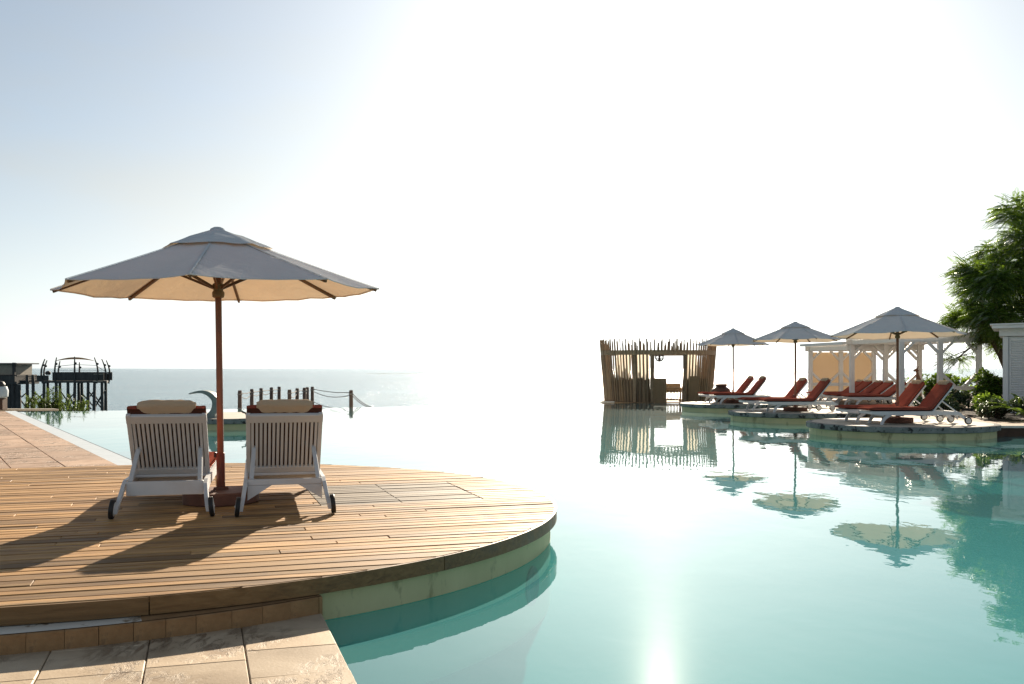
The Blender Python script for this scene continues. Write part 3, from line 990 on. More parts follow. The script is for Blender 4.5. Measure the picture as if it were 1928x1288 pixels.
# ------------------------------------------------------------------ parasols
def make_parasol(label, loc, r, rim, apex, phi, drum_h=.11, drum_r=.33, tilt=0.0, group='canvas parasols with wooden poles'):
    t = thing('parasol', label, 'parasol', loc, 0, group)
    b = MB(); b.lathe([(drum_r * .97, 0), (drum_r, .012), (drum_r, drum_h - .015), (drum_r - .015, drum_h), (.07, drum_h + .004), (.06, drum_h + .03)], n=40); b.build('base', M_drum, t, 'auto')
    b = MB(); b.lathe([(.037, drum_h + .005), (.037, .44), (.033, .445)], n=16); b.build('pole_sleeve', M_sleeve, t, 'auto')
    b = MB(); b.box((-.047, 0, .425), (.022, .03, .045), bev=.004); b.build('clamp', M_iron, t)
    b = MB(); b.lathe([(.029, .30), (.029, apex - .10), (.02, apex - .04)], n=16); b.build('pole', M_pole, t, 'auto')
    rz0 = rim - .03
    b = MB(); b.lathe([(.035, rz0 - .05), (.052, rz0 - .04), (.055, rz0), (.042, rz0 + .02), (.05, rz0 + .04), (.05, rz0 + .075), (.035, rz0 + .085)], n=14); b.build('runner', M_brassy, t, 'auto')
    b = MB(); b.lathe([(.03, apex - .13), (.06, apex - .12), (.06, apex - .07), (.03, apex - .06)], n=14); b.build('crown_hub', M_rib, t, 'auto')
    za = apex - .06
    dirs = [(sin(phi + k * pi / 4), -cos(phi + k * pi / 4)) for k in range(8)]
    def zprof(q): return za + (rim - za) * (q + .018 * sin(pi * q))
    for k, (dx, dy) in enumerate(dirs):
        b = MB()
        pa = (dx * .05, dy * .05, za - .045); pb = (dx * r * .985, dy * r * .985, rim - .016 - tilt * dy * r * .985)
        b.bar(pa, pb, .022, .026); b.build('rib', M_rib, t)
        b = MB()
        q = .42
        b.bar((dx * .045, dy * .045, rz0 + .04), (dx * r * q, dy * r * q, zprof(q) - .05 - tilt * dy * r * q), .018, .022); b.build('strut', M_rib, t)
        b = MB()
        tx, ty = -dy, dx
        b.prism([(dx * r * .94 - tx * .045, dy * r * .94 - ty * .045), (dx * r * 1.0, dy * r * 1.0), (dx * r * .94 + tx * .045, dy * r * .94 + ty * .045)][::-1], rim - .008 - tilt * dy * r * .97, rim - .004 - tilt * dy * r * .97)
        b.build('corner_pocket', M_towel, t)
    def skirt(q0, q1, nr, nw, lift, sag, seed):
        m = MB(); pts = []
        nn = 8 * nw
        for i in range(nr + 1):
            q = q0 + (q1 - q0) * i / nr
            for j in range(nn):
                k = j // nw; w_ = (j % nw) / nw
                d0, d1 = dirs[k], dirs[(k + 1) % 8]
                x = (d0[0] + (d1[0] - d0[0]) * w_) * r * q
                y = (d0[1] + (d1[1] - d0[1]) * w_) * r * q
                arch = 4 * w_ * (1 - w_)
                x *= 1 - .022 * arch * q * q; y *= 1 - .022 * arch * q * q
                wr = (.016 * mnoise.noise(Vector((x * 3.2 + seed, y * 3.2, 3.3))) + .010 * mnoise.noise(Vector((q * 2.0 + seed, j * .9, 8.1)))) * min(1, arch * 2) 
                if lift: wr = .012 * mnoise.noise(Vector((x * 7 + seed, y * 7, 1.3)))
                z = zprof(q) + lift * (1 + .3 * sin(pi * min(1, q / q1))) - sag * arch * q + wr - tilt * y
                pts.append((x, y, z))
        m.v = pts
        m.f = [(i * nn + j, (i + 1) * nn + j, (i + 1) * nn + (j + 1) % nn, i * nn + (j + 1) % nn) for i in range(nr) for j in range(nn)]
        return m, nn, nr
    sd_ = random.uniform(0, 50)
    m, nn, nr = skirt(.10, 1.0, 14, 8, 0, .022, sd_)
    cv = m.build('canopy', M_canvas, t, 'auto')
    # hem and seams as raised tape
    hm = MB()
    hem = [m.v[nr * nn + j] for j in range(nn)]
    pts = []
    for j in range(nn + 1):
        p = Vector(hem[j % nn]); ins = Vector((p.x * .985, p.y * .985, p.z + .007))
        pts += [(p.x * 1.001, p.y * 1.001, p.z - .004), (p.x * 1.001, p.y * 1.001, p.z + .004), tuple(ins)]
    hm.grid(pts, nn + 1, 3)
    hm.build('hem', M_canvas, cv, 'auto')
    sm = MB()
    for k in range(8):
        j = k * 8
        col = [Vector(m.v[i * nn + j]) for i in range(nr + 1)]
        tx = Vector((-dirs[k][1], dirs[k][0], 0)) * .011
        pts = []
        for p in col: pts += [tuple(p - tx + Vector((0, 0, .003))), tuple(p + Vector((0, 0, .007))), tuple(p + tx + Vector((0, 0, .003)))]
        sm.grid(pts, nr + 1, 3)
    sm.build('seam', M_canvas, cv, 'auto')
    m2, _, _ = skirt(.012, .34, 7, 8, .026, .01, sd_ + 7)
    vt = m2.build('canopy_vent', M_canvas, t, 'auto')
    b = MB(); b.lathe([(.075, apex - .075), (.06, apex - .045), (.03, apex - .03), (.008, apex - .028)], n=14); b.build('finial', M_canvas, t, 'auto')
    return t
pz0 = make_parasol('large pale parasol standing between the two loungers on the wooden deck', (-2.60, 8.90, 0), 1.425, 1.905, 2.49, R(8))
pz0.rotation_euler = (0, R(-.8), 0)
make_parasol('nearest of the three right-hand parasols, on the nearest round platform', (8.49, 21.92, 0), 1.42, 1.93, 2.58, R(-14), tilt=.03)
make_parasol('middle one of the three right-hand parasols, on the middle round platform', (7.93, 27.85, 0), 1.27, 1.98, 2.53, R(10), tilt=.02)
make_parasol('farthest and smallest of the right-hand parasols, in front of the pole hut', (7.6, 34.2, 0), 1.24, 2.0, 2.6, R(-5))

# ------------------------------------------------------------------ curved spout and tap on the rear platform
sp = thing('curved_spout', 'crescent-shaped grey water spout on the platform behind the left lounger', 'spout', (-7.22, 24.0, 0))
mb = MB(); pts = []
keys = [((391, 789), 13), ((404, 778), 12.5), ((409.5, 765), 12), ((408, 752), 11), ((399, 743), 9), ((386, 738), 6), ((372, 738.5), 4), ((358, 741.5), 1.5)]
sc0 = F / 24.0
for (x, y), th in keys:
    p = at(x, y, 24.0) - Vector((-7.22, 24.0, 0))
    pts.append((p, th / sc0))
nk = 40; vs = []
def lerp_keys(u_):
    f = u_ * (len(pts) - 1); i = min(int(f), len(pts) - 2); k = f - i
    P = [pts[max(0, min(len(pts) - 1, i + d))] for d in (-1, 0, 1, 2)]
    def cat(a, b, c, d): return .5 * ((2 * b) + (-a + c) * k + (2 * a - 5 * b + 4 * c - d) * k * k + (-a + 3 * b - 3 * c + d) * k ** 3)
    return Vector([cat(*[q[0][j] for q in P]) for j in range(3)]), cat(*[q[1] for q in P])
prevp = None
mid = [lerp_keys(i / nk) for i in range(nk + 1)]
for i in range(nk + 1):
    d = (mid[min(nk, i + 1)][0] - mid[max(0, i - 1)][0]).normalized()
    nrm_ = Vector((d.z, 0, -d.x))
    for sgn, yy in ((-1, -.20), (1, -.20), (1, .20), (-1, .20), (-1, -.20)):
        q = mid[i][0] + nrm_ * sgn * max(mid[i][1], .02) / 2
        vs.append((q.x, yy * (.5 + .5 * min(1, mid[i][1] / .12)), q.z))
mb.grid(vs, nk + 1, 5)
mb.add(vs[-5:-1], [(0, 1, 2, 3)])
mb.build('spout_blade', M_grey, sp, 'auto')
mb = MB(); mb.box((.0, .0, .012), (.36, .5, .03), bev=.01); mb.build('spout_foot', M_grey, sp)
tp = thing('bent_pipe', 'small dark bent pipe on the rear platform, peeping out left of the right lounger', 'pipe', tuple(at(463, 788, 23.9)))
mb = MB(); mb.tube([(.02, 0, -.02), (.02, 0, .06), (-.01, 0, .13), (-.06, 0, .15), (-.10, 0, .17)], [.016, .016, .018, .022, .02], 8); mb.build('pipe', M_iron, tp, 'auto')
mb = MB(); mb.bar((-.08, 0, .15), (0.09, 0, .10), .03, .03); mb.build('pipe_arm', M_iron, tp)

# pool lamp in the deck wall, under water
a = atan2(7.58 - CEN.y, .146 - CEN.x)
lp = thing('pool_lamp', 'round underwater lamp set in the pool wall below the deck tip', 'lamp', (CEN.x + cos(a) * (RAD - .044), CEN.y + sin(a) * (RAD - .044), -.46), a)
Mx = Matrix.Rotation(R(90), 3, 'Y')
M_lamp = rough_mat('lamp_trim', (.10, .36, .38), (.16, .46, .46), 9, .4)
mb = MB(); mb.lathe([(.15, -.004), (.15, .012), (.135, .02), (.11, .02), (.10, .008)], (0, 0, 0), 28, Mx); mb.build('lamp_ring', M_lamp, lp, 'auto')
mb = MB(); mb.lathe([(.098, 0), (.098, .010), (.05, .022), (.01, .026)], (0, 0, 0), 24, Mx); mb.build('lens', M_tile, lp, 'auto')

# ------------------------------------------------------------------ pole hut at the far pool edge
HC = Vector((6.44, 43.9)); HA, HB = 2.44, 2.15
hut = thing('pole_hut', 'open-topped round hut of upright rough poles at the far pool edge', 'hut', (HC.x, HC.y, WZ))
pm = MB(); pm.tube([(0, 0, 0), (.004, 0, .35), (-.004, .003, .7), (0, 0, 1)], [.042, .040, .036, .030], 6)
pole_me = pm.mesh('pole', M_bamboo, 'auto')
def hut_pole(name, ang, z0, h, flare=.085, rr=1.0, thick=1.0):
    x, y = HA * rr * cos(ang), HB * rr * sin(ang)
    lean = flare + rnd.uniform(-.003, .003)
    o = inst(name, pole_me, hut, (x * (1 + lean * (z0 / 2.6) - .045), y * (1 + lean * (z0 / 2.6) - .045), z0))
    d = Vector((x * lean / 2.6 * 1.0, y * lean / 2.6, 1)).normalized()
    o.rotation_mode = 'QUATERNION'
    o.rotation_quaternion = d.to_track_quat('Z', 'Y') @ Euler((0, 0, rnd.uniform(0, 6))).to_quaternion()
    k = thick * rnd.uniform(.8, 1.15)
    o.scale = (k, k, h)
    return o
NP = 100
for i in range(NP):
    ang = 2 * pi * i / NP
    x, y = HA * cos(ang), HB * sin(ang)
    front = y < 0
    h = rnd.uniform(2.68, 2.72) if i % 2 == 0 else rnd.uniform(2.50, 2.56)
    if front and -.54 < x < .78:
        hut_pole('pole', ang, 2.16, h - 2.16)
    elif not front and -.29 < x < 1.56:
        hut_pole('pole', ang, 2.16, h - 2.16)
    else:
        hut_pole('pole', ang, .02, h, thick=1.25 if i % 9 == 0 else 1)
# dense low wall of stakes on the left and right of the opening
for i in range(150):
    ang = pi * .86 + (2 * pi * .90 - pi * .86 + .0) * i / 150
    x, y = HA * cos(ang), HB * sin(ang)
    if y > .9 or (-.54 < x < .78 and y < 0): continue
    hut_pole('stake', ang + rnd.uniform(-.006, .006), .02, rnd.uniform(.95, 1.06), rr=.975, thick=.95)
for zc, hh, th in ((2.13, .2, .10), (1.0, .05, .05)):
    b = MB(); pts = []
    n = 64
    for i in range(n + 1):
        ang = 2 * pi * i / n
        kk = 1 + .085 * (zc / 2.6) - .045
        for r_, z_ in ((.97, -hh / 2), (.97, hh / 2), (1.012, hh / 2), (1.012, -hh / 2), (.97, -hh / 2)):
            if zc < 1.5: r_ *= .965
            pts.append((HA * kk * r_ * cos(ang), HB * kk * r_ * sin(ang), zc + z_))
    if zc > 1.5:
        b.grid(pts, n + 1, 5); b.build('ring_beam', M_bamboo, hut)
# door posts
for x, wd in ((-.54, .15), (.82, .12), (-1.26, .12)):
    y = -HB * sqrt(1 - (x / HA) ** 2)
    b = MB(); b.box((x, y * 1.0, 1.06), (wd, .12, 2.06), bev=.01); b.build('door_post', M_bamboo, hut)
# woven front panel and lower screen
y0 = -HB * sqrt(1 - .1) - .04
b = MB(); b.box((-.24, -HB - .02, .52), (.56, .07, 1.06), bev=.008); b.build('woven_panel', M_mat, hut)
b = MB(); b.box((1.23, -HB * .89, .58), (.42, .06, 1.1)); b.build('woven_panel', M_mat, hut)
# curtains behind the poles
def curtain(x0, x1, z0, z1, name, m, dy=.10, back=False):
    b = MB(); pts = []; n = 40
    for i in range(n + 1):
        x = x0 + (x1 - x0) * i / n
        y = HB * sqrt(max(0.02, 1 - (x / (HA)) ** 2)) * (1 if back else -1)
        y += (dy if not back else -dy) + .03 * sin(i * 1.7) + .015 * sin(i * 3.9)
        pts += [(x, y, z0), (x, y, (z0 + z1) / 2), (x * .995, y, z1)]
    b.grid(pts, n + 1, 3)
    return b.build(name, m, hut, 'all')
curtain(-1.96, -1.39, .95, 2.1, 'curtain', M_curtain)
curtain(-1.16, -.66, .95, 2.1, 'curtain', M_curtain)
curtain(.98, 1.42, .98, 2.1, 'curtain', M_curtain)
curtain(1.56, 1.85, .35, 2.1, 'curtain', M_tancurtain, back=True)
b = MB(); b.prism([(HA * 1.02 * cos(2 * pi * k / 40), HB * 1.02 * sin(2 * pi * k / 40)) for k in range(40)], -.6, .018); b.build('hut_floor', M_mat, hut)
b = MB(); b.box((-2.42, -1.62, .03), (.62, .4, .05)); b.build('floor_ledge', M_ledge, hut)
# lantern
ln = thing('globe_lantern', 'round openwork lantern hanging in the opening of the pole hut', 'lantern', (HC.x + .0, HC.y - 1.6, WZ + 1.86))
ln.location = tuple(at(1241.5, 672.5, HC.y - 1.6))
b = MB()
for k in range(6):
    aa = pi * k / 6
    b.tube([(.19 * sin(q) * cos(aa), .19 * sin(q) * sin(aa), .19 * cos(q)) for q in [2 * pi * j / 20 for j in range(21)]], .012, 5, False)
for zq in (-.12, -.05, .05, .12):
    rq = sqrt(.19 ** 2 - zq ** 2)
    b.tube([(rq * cos(2 * pi * j / 18), rq * sin(2 * pi * j / 18), zq) for j in range(19)], .010, 5, False)
b.build('lantern_cage', M_iron, ln)
b = MB(); b.lathe([(.045, -.17), (.045, .17)], n=10); b.lathe([(.09, .165), (.09, .19)], n=12); b.lathe([(.09, -.19), (.09, -.165)], n=12); b.build('lantern_core', M_iron, ln)
b = MB(); b.tube([(0, 0, .19), (0, 0, .42)], .008, 5); b.build('cord', M_iron, ln)
# daybed in the hut
db = thing('daybed', 'low slatted wooden daybed with a tan mattress inside the pole hut', 'daybed', (HC.x + .31, HC.y - 1.1, WZ + .018))
for x in (-.62, .55):
    for y in (-.42, .42):
        b = MB(); b.box((x, y, .27), (.09, .09, .54), bev=.008); b.build('leg', M_bamboo, db)
for y in (-.42, .42):
    b = MB(); b.box((-.035, y, .44), (1.08, .06, .07)); b.build('rail', M_bamboo, db)
    b = MB(); b.box((-.035, y, .10), (1.08, .05, .05)); b.build('rail', M_bamboo, db)
sm = MB(); sm.box((0, 0, 0), (.055, .03, .28)); sm = sm.mesh('slat', M_bamboo)
for k in range(8): inst('slat', sm, db, (-.5 + .13 * k, -.42, .265))
b = MB(); b.box((-.035, 0, .56), (1.32, 1.0, .16), bev=.05); b.build('mattress', M_tancurtain, db, 'auto')
b = MB(); b.box((.25, .35, .70), (.6, .24, .18), bev=.06); b.build('bolster', M_tancurtain, db, 'auto')

# clay urn on the far platform
ur = thing('clay_urn', 'squat dark clay urn behind the loungers on the farthest round platform', 'urn', (7.45, 35.45, -.002))
b = MB(); b.lathe([(.16, 0), (.24, .05), (.33, .2), (.36, .33), (.33, .45), (.22, .52), (.17, .54)], n=28); b.build('urn_body', M_urn, ur, 'auto')
b = MB(); b.lathe([(.17, .535), (.21, .58), (.22, .62), (.19, .64)], n=24); b.build('urn_lip', M_urn, ur, 'auto')

# ------------------------------------------------------------------ white pergola (two bays, three rows of posts)
FZ = -.03
ROWS = [(31.2, (1697, 1770, 1843)), (35.2, (1604, 1667, 1731)), (38.6, (1526, 1583, 1645))]
GP = 'white timber pergolas beside the pool'
def px_x(x, Y): return (x - CX) * Y / F
def pergola(label, rA, rB, top, drop, blinds):
    Ya, xa = rA; Yb, xb = rB
    ox, oy = px_x(xa[0], Ya), Ya
    t = thing('pergola', label, 'pergola', (ox, oy, FZ), 0, GP)
    h = top - FZ
    A = [Vector((px_x(x, Ya) - ox, Ya - oy, 0)) for x in xa]
    B = [Vector((px_x(x, Yb) - ox, Yb - oy, 0)) for x in xb]
    pw = .15
    rows = [A, B] if drop is None else [B]
    for row in rows:
        for p in row:
            b = MB(); b.box((p.x, p.y, (h - .28) / 2), (pw, pw, h - .28), bev=.008); b.build('post', M_pergola, t)
    rowsb = [A, B]
    for ri, row in enumerate(rowsb):
        yo = 0
        if drop is not None and ri == 0: yo = .085
        b = MB(); b.bar(row[0] + Vector((-.2, yo, h - .185)), row[2] + Vector((.2, yo, h - .185)), .10, .19, bev=.006); b.build('beam', M_pergola, t)
        for k in (0, 1):
            for pa, pb in ((row[k], row[k + 1]), (row[k + 1], row[k])):
                d = (pb - pa).normalized()
                yv = Vector((0, yo, 0))
                b = MB(); b.bar(pa + yv + d * .05 + Vector((0, 0, h - .62)), pa + yv + d * .40 + Vector((0, 0, h - .27)), .075, .085, (0, 0, 1)); b.build('brace', M_pergola, t)
    # side beams
    for k in (0, 2):
        b = MB(); b.bar(A[k] + Vector((0, .2, h - .20)), B[k] + Vector((0, -.06, h - .20)), .09, .16, bev=.006); b.build('side_beam', M_pergola, t)
    # roof slats and roof edge boards
    nsl = 15
    for i in range(nsl):
        k = (i + .5) / nsl
        p = A[0].lerp(B[0], k); q = A[2].lerp(B[2], k)
        b = MB(); b.bar(p + Vector((-.32, 0, h - .045)), q + Vector((.32, 0, h - .045)), .15, .022, (0, -.45, 1)); b.build('roof_slat', M_pergola, t)
    for k in (.25, .5, .75):
        b = MB(); b.bar(A[0].lerp(A[2], k) + Vector((0, .08, h - .085)), B[0].lerp(B[2], k) + Vector((0, -.08, h - .085)), .05, .045); b.build('rafter', M_pergola, t)
    b = MB(); b.bar(A[0] + Vector((-.38, -.13, h - .04)), A[2] + Vector((.38, -.13, h - .04)), .035, .10, bev=.004); b.build('roof_board', M_pergola, t)
    b = MB(); b.bar(B[0] + Vector((-.38, .13, h - .04)), B[2] + Vector((.38, .13, h - .04)), .035, .10, bev=.004); b.build('roof_board', M_pergola, t)
    b = MB(); b.bar(A[0] + Vector((-.36, -.1, h - .04)), B[0] + Vector((-.36, .1, h - .04)), .035, .10); b.build('roof_board', M_pergola, t)
    # low rails with corner braces
    lows = [(B[0], B[1]), (B[1], B[2])] if blinds else [(A[1], A[2]), (B[1], B[2])]
    for pa, pb in lows:
        d = (pb - pa).normalized()
        b = MB(); b.bar(pa + d * .076 + Vector((0, 0, .60)), pb - d * .076 + Vector((0, 0, .60)), .06, .13); b.build('low_rail', M_pergola, t)
        for qa, dd in ((pa, d), (pb, -d)):
            b = MB(); b.bar(qa + dd * .06 + Vector((0, .0, 1.04)), qa + dd * .46 + Vector((0, .0, .66)), .065, .09, (0, 0, 1)); b.build('low_brace', M_pergola, t)
    if blinds:
        for pa, pb in ((B[0], B[1]), (B[1], B[2])):
            b = MB(); b.box(((pa.x + pb.x) / 2, pa.y + .10, (h - .30 + .05) / 2), ((pb - pa).length - .02, .012, h - .36)); b.build('blind', M_blind, t)
    return t
pergola('near half of the white pergola with the higher slatted roof', ROWS[0], ROWS[1], 2.30, None, False)
pergola('far, lower half of the white pergola, closed at the end by straw-coloured blinds', ROWS[1], ROWS[2], 2.12, .1, True)
# low loungers under the pergola
low = make_lounger('nearest lounger under the pergola, mostly hidden behind the parasol pole', (12.05, 32.65, FZ), R(93), 36, 'apron', GL)
for i, (x, y, lab) in enumerate(((12.05, 33.75, 'second nearest lounger in the shade under the pergola'),
                              (12.02, 34.62, 'middle one of the five loungers lined up under the pergola'),
                              (12.05, 35.75, 'second farthest lounger under the pergola, near the straw blinds'),
                              (12.06, 36.62, 'farthest lounger under the pergola, next to the straw blinds'))):
    copy_thing(low, (x, y, FZ), R(93), lab, GL)

# carved animal figure by the middle post row
cf = thing('carved_figure', 'slim carved wooden animal figure with a long neck beside a pergola post', 'sculpture', (14.25, 34.9, FZ))
b = MB()
b.tube([(.02, 0, 0), (.03, 0, .5), (.0, 0, .82), (-.03, 0, 1.0), (-.06, 0, 1.14)], [.075, .08, .09, .05, .04], 8)
b.build('carved_body', M_carved, cf, 'auto')
b = MB(); b.tube([(-.01, 0, 1.12), (-.07, 0, 1.17), (-.16, 0, 1.13)], [.04, .055, .03], 8); b.build('carved_head', M_carved, cf, 'auto')
for sx in (-1, 1):
    b = MB(); b.tube([(-.04 + .02 * sx, .03 * sx, 1.19), (-.03 + .05 * sx, .04 * sx, 1.29)], [.016, .012], 6); b.build('ear', M_carved, cf)

# ------------------------------------------------------------------ white louvred cabin at the right edge
Yc = 27.0
lc = thing('louvred_cabin', 'white timber cabin with louvred doors at the right edge of the view', 'cabin', (px_x(1890, Yc), Yc, FZ), R(-27))
hc = 2.1
b = MB(); b.box((2.0, 1.32, hc / 2 - .02), (4.0, 2.6, hc)); b.build('wall', M_pergola, lc)
b = MB(); b.box((.04, -.02, hc / 2 - .02), (.13, .10, hc), bev=.006); b.build('corner_post', M_pergola, lc)
b = MB(); b.box((2.0, .9, hc + .10), (4.22, 2.1, .22), bev=.006); b.build('frieze', M_pergola, lc)
b = MB(); b.box((2.0, .7, hc + .265), (4.56, 2.4, .10), Matrix.Rotation(R(-.8), 3, 'Y'), .012); b.build('cornice', M_pergola, lc)
b = MB(); b.box((2.0, .7, hc + .33), (4.66, 2.5, .035), Matrix.Rotation(R(-.8), 3, 'Y')); b.build('roof', M_pergola, lc)
sl = MB(); sl.box((0, 0, 0), (.62, .035, .052), Matrix.Rotation(R(32), 3, 'X'), .003); sl = sl.mesh('louvre_slat', M_pergola)
for dx0 in (.14, .80):
    b = MB()
    b.box((dx0 + .015, -.005, 1.0), (.03, .05, 1.96)); b.box((dx0 + .635, -.005, 1.0), (.03, .05, 1.96))
    b.box((dx0 + .325, -.005, 2.0), (.59, .045, .06)); b.box((dx0 + .325, -.005, .06), (.59, .045, .1))
    d = b.build('louvred_door', M_pergola, lc)
    for k in range(28): inst('louvre_slat', sl, d, (dx0 + .325, -.012, .15 + .065 * k), scale=(.94, 1, 1))
    if dx0 < .5:
        b = MB(); b.box((.60, -.045, 1.31), (.16, .02, .035)); b.box((.615, -.05, 1.22), (.05, .025, .16)); b.tube([(.63, -.05, 1.16), (.64, -.055, 1.05), (.63, -.05, .95)], .008, 5)
        b.build('door_latch', M_iron, d)

# ------------------------------------------------------------------ tree
def frond(mb, base, d, ln, droop, rr, pairs=11):
    "a feathery compound leaf"
    d = d.normalized()
    side = d.cross(Vector((0, 0, 1)))
    if side.length < .1: side = Vector((1, 0, 0))
    side.normalize()
    side = (Matrix.Rotation(rr.uniform(-.7, .7), 3, d) @ side)
    pts = []
    p = base.copy(); dd = d.copy()
    for k in range(pairs + 1):
        pts.append((p.copy(), dd.copy()))
        dd = (dd + Vector((0, 0, -droop / pairs))).normalized()
        p = p + dd * (ln / pairs)
    for k in range(1, pairs + 1):
        p, dd = pts[k]
        u = k / pairs
        pl = ln * .30 * (sin(pi * (.12 + .80 * u)) ** .8)
        wd = ln * .055
        for sgn in (-1, 1):
            e = p + (side * sgn * .88 + dd * .5 + Vector((0, 0, -.22))).normalized() * pl
            nrm_ = dd * wd * .5
            m_ = p.lerp(e, .5) + Vector((0, 0, .02 * ln))
            mb.add([p - nrm_ * .4, m_ - nrm_, e, m_ + nrm_], [(0, 1, 2, 3)])
    a, b2 = pts[0][0], pts[-1][0]
    w_ = side * ln * .012
    mid_ = pts[pairs // 2][0]
    mb.add([a - w_, mid_ - w_, mid_ + w_, a + w_], [(0, 1, 2, 3)])

tr = thing('flame_tree', 'tall spreading tree with feathery leaves behind the pergola and cabin', 'tree', (15.7, 31.0, FZ))
O = Vector((15.7, 31.0, FZ))
rr = random.Random(5)
Yt = 31.0
clusters = [  # photograph x, y, radius x, radius y (pixels), depth offset, fronds
    (1908, 402, 34, 30, 0.0, 80), (1955, 400, 50, 40, .3, 90), (1925, 450, 46, 40, -.5, 120), (1872, 478, 36, 24, .4, 80),
    (1835, 512, 42, 22, 0, 110), (1872, 528, 50, 34, -.8, 150), (1905, 520, 50, 50, .8, 150), (1960, 500, 60, 70, 0, 200),
    (1855, 575, 40, 26, .6, 110), (1815, 602, 34, 20, .2, 100), (1868, 600, 42, 26, -.9, 120), (1920, 590, 60, 40, .2, 190),
    (1985, 600, 70, 60, .5, 160), (1862, 634, 26, 14, .3, 50), (1895, 645, 26, 22, .8, 60), (1803, 674, 16, 9, .9, 26), (1884, 622, 40, 22, -.2, 110), (1845, 545, 44, 34, .4, 110), (2030, 520, 70, 90, 0, 170),
    (1935, 540, 60, 70, 1.6, 170)]
crown = MB()
branches = MB()
tip0 = at(1885, 668, Yt) - O
trunk = MB()
forkpt = at(1868, 640, Yt + .1) - O
trunk.tube([(0, 0, -.05), (-.08, .02, .6), (-.22, .03, 1.1), tip0, forkpt], [.19, .16, .13, .115, .09], 9)
fork2 = at(1935, 600, Yt + .3) - O
trunk.tube([(-.05, 0, .5), (.25, .1, 1.6), fork2], [.15, .13, .11], 8)
for (x, y, rx, ry, dz, nf) in clusters:
    Y = Yt + dz * 1.3
    c = at(x, y, Y) - O
    k = Y / F
    root = forkpt if x < 1900 else fork2
    mid_ = root.lerp(c, .5) + Vector((rr.uniform(-.15, .15), rr.uniform(-.2, .2), .12))
    branches.tube([root, mid_, c], [.06, .04, .014], 6)
    for q in range(4):
        e = c + Vector((rr.uniform(-1, 1) * rx * k, rr.uniform(-.7, .7), rr.uniform(-.8, .8) * ry * k))
        branches.tube([mid_.lerp(c, rr.uniform(.3, 1)), c.lerp(e, .5) + Vector((0, 0, .06)), e], [.022, .015, .006], 5)
    for q in range(int(nf * 1.5)):
        while True:
            v = Vector((rr.uniform(-1, 1), rr.uniform(-1, 1), rr.uniform(-1, 1)))
            if v.length <= 1: break
        v = v * (.55 + .45 * rr.random())
        p = c + Vector((v.x * rx * k * .85, v.y * max(rx * k * .9, .45), v.z * ry * k * .85))
        d = Vector((v.x * 1.0 + rr.uniform(-.5, .5) - .25, v.y + rr.uniform(-.5, .5), v.z * .35 + rr.uniform(-.15, .35)))
        frond(crown, p, d, rr.uniform(.42, .72), rr.uniform(.5, 1.2), rr)
crown.build('crown', M_frond, tr)
trunk.build('trunk', M_trunk, tr, 'auto')
branches.build('branches', M_trunk, tr, 'auto')

# ------------------------------------------------------------------ shrubs
def leaf(mb, p, d, up, ln, wd):
    d = d.normalized()
    s = d.cross(up)
    if s.length < .05: s = d.cross(Vector((1, 0, 0)))
    s.normalize()
    n_ = s.cross(d)
    a = p; b1 = p + d * ln * .45 + s * wd * .38 + n_ * wd * .1; b2 = p + d * ln * .45 - s * wd * .38 + n_ * wd * .1
    c1 = p + d * ln * .85 + s * wd * .42; c2 = p + d * ln * .85 - s * wd * .42
    m1 = p + d * ln * .6; e = p + d * ln - n_ * wd * .15
    mb.add([a, b1, c1, e, m1, c2, b2], [(0, 1, 2, 4), (4, 2, 3), (0, 4, 5, 6), (4, 3, 5)])
def bush(name, label, loc, rx, ry, h, n, ln, mat, seed, cat='shrub', group=None, rosette=True):
    t = thing(name, label, cat, loc, 0, group)
    q = random.Random(seed)
    mb = MB(); st = MB()
    lobes = [(q.uniform(-.55, .55), q.uniform(-.55, .55), q.uniform(.5, 1.0), q.uniform(.35, .6)) for _ in range(7)]
    tips = n // 9
    for k in range(tips):
        lo = q.choice(lobes)
        while True:
            v = Vector((q.uniform(-1, 1), q.uniform(-1, 1), q.uniform(-1, 1)))
            if .3 < v.length <= 1: break
        v = v.normalized() * q.uniform(.6, 1.02)
        p = Vector(((lo[0] + v.x * lo[3]) * rx, (lo[1] + v.y * lo[3]) * ry, max(.05, h * (lo[2] * .62 + v.z * lo[3] * .62))))
        out = Vector((v.x, v.y, abs(v.z) * .6 + .75)).normalized()
        st.tube([p - out * .12, p], [.008, .004], 4, False)
        for j in range(9):
            aa = 2 * pi * j / 9 * 1.618 * 2 + q.uniform(-.3, .3)
            x_ = out.cross(Vector((.3, .5, .2))).normalized(); y_ = out.cross(x_)
            d = (x_ * cos(aa) + y_ * sin(aa)) * q.uniform(.6, 1.1) + out * q.uniform(.2, .9)
            leaf(mb, p + out * q.uniform(-.08, .03), d, out, ln * q.uniform(.7, 1.15), ln * .55)
    for k in range(6):
        lo = lobes[k]
        st.tube([(0, 0, 0), (lo[0] * rx * .5, lo[1] * ry * .5, h * .3), (lo[0] * rx, lo[1] * ry, h * lo[2] * .7)], [.03, .02, .01], 5)
    mb.build('foliage', mat, t)
    tag(st.build('stem', M_trunk, t), kind='stuff')
    return t
GS = 'shrubs round the pergola'
bush('broad_leaf_shrub', 'bright green shrub seen through the right bay of the pergola', (16.7, 37.5, FZ), 1.0, .8, 1.18, 1700, .15, M_bush, 1, group=GS)
bush('broad_leaf_shrub', 'bright green shrub seen through the left near bay of the pergola', (15.75, 37.8, FZ), .55, .6, 1.10, 800, .15, M_bush, 2, group=GS)
bush('broad_leaf_shrub', 'small bright tuft left of the carved figure behind the pergola posts', (15.6, 39.6, FZ), .4, .4, .95, 450, .14, M_bush, 3, group=GS)
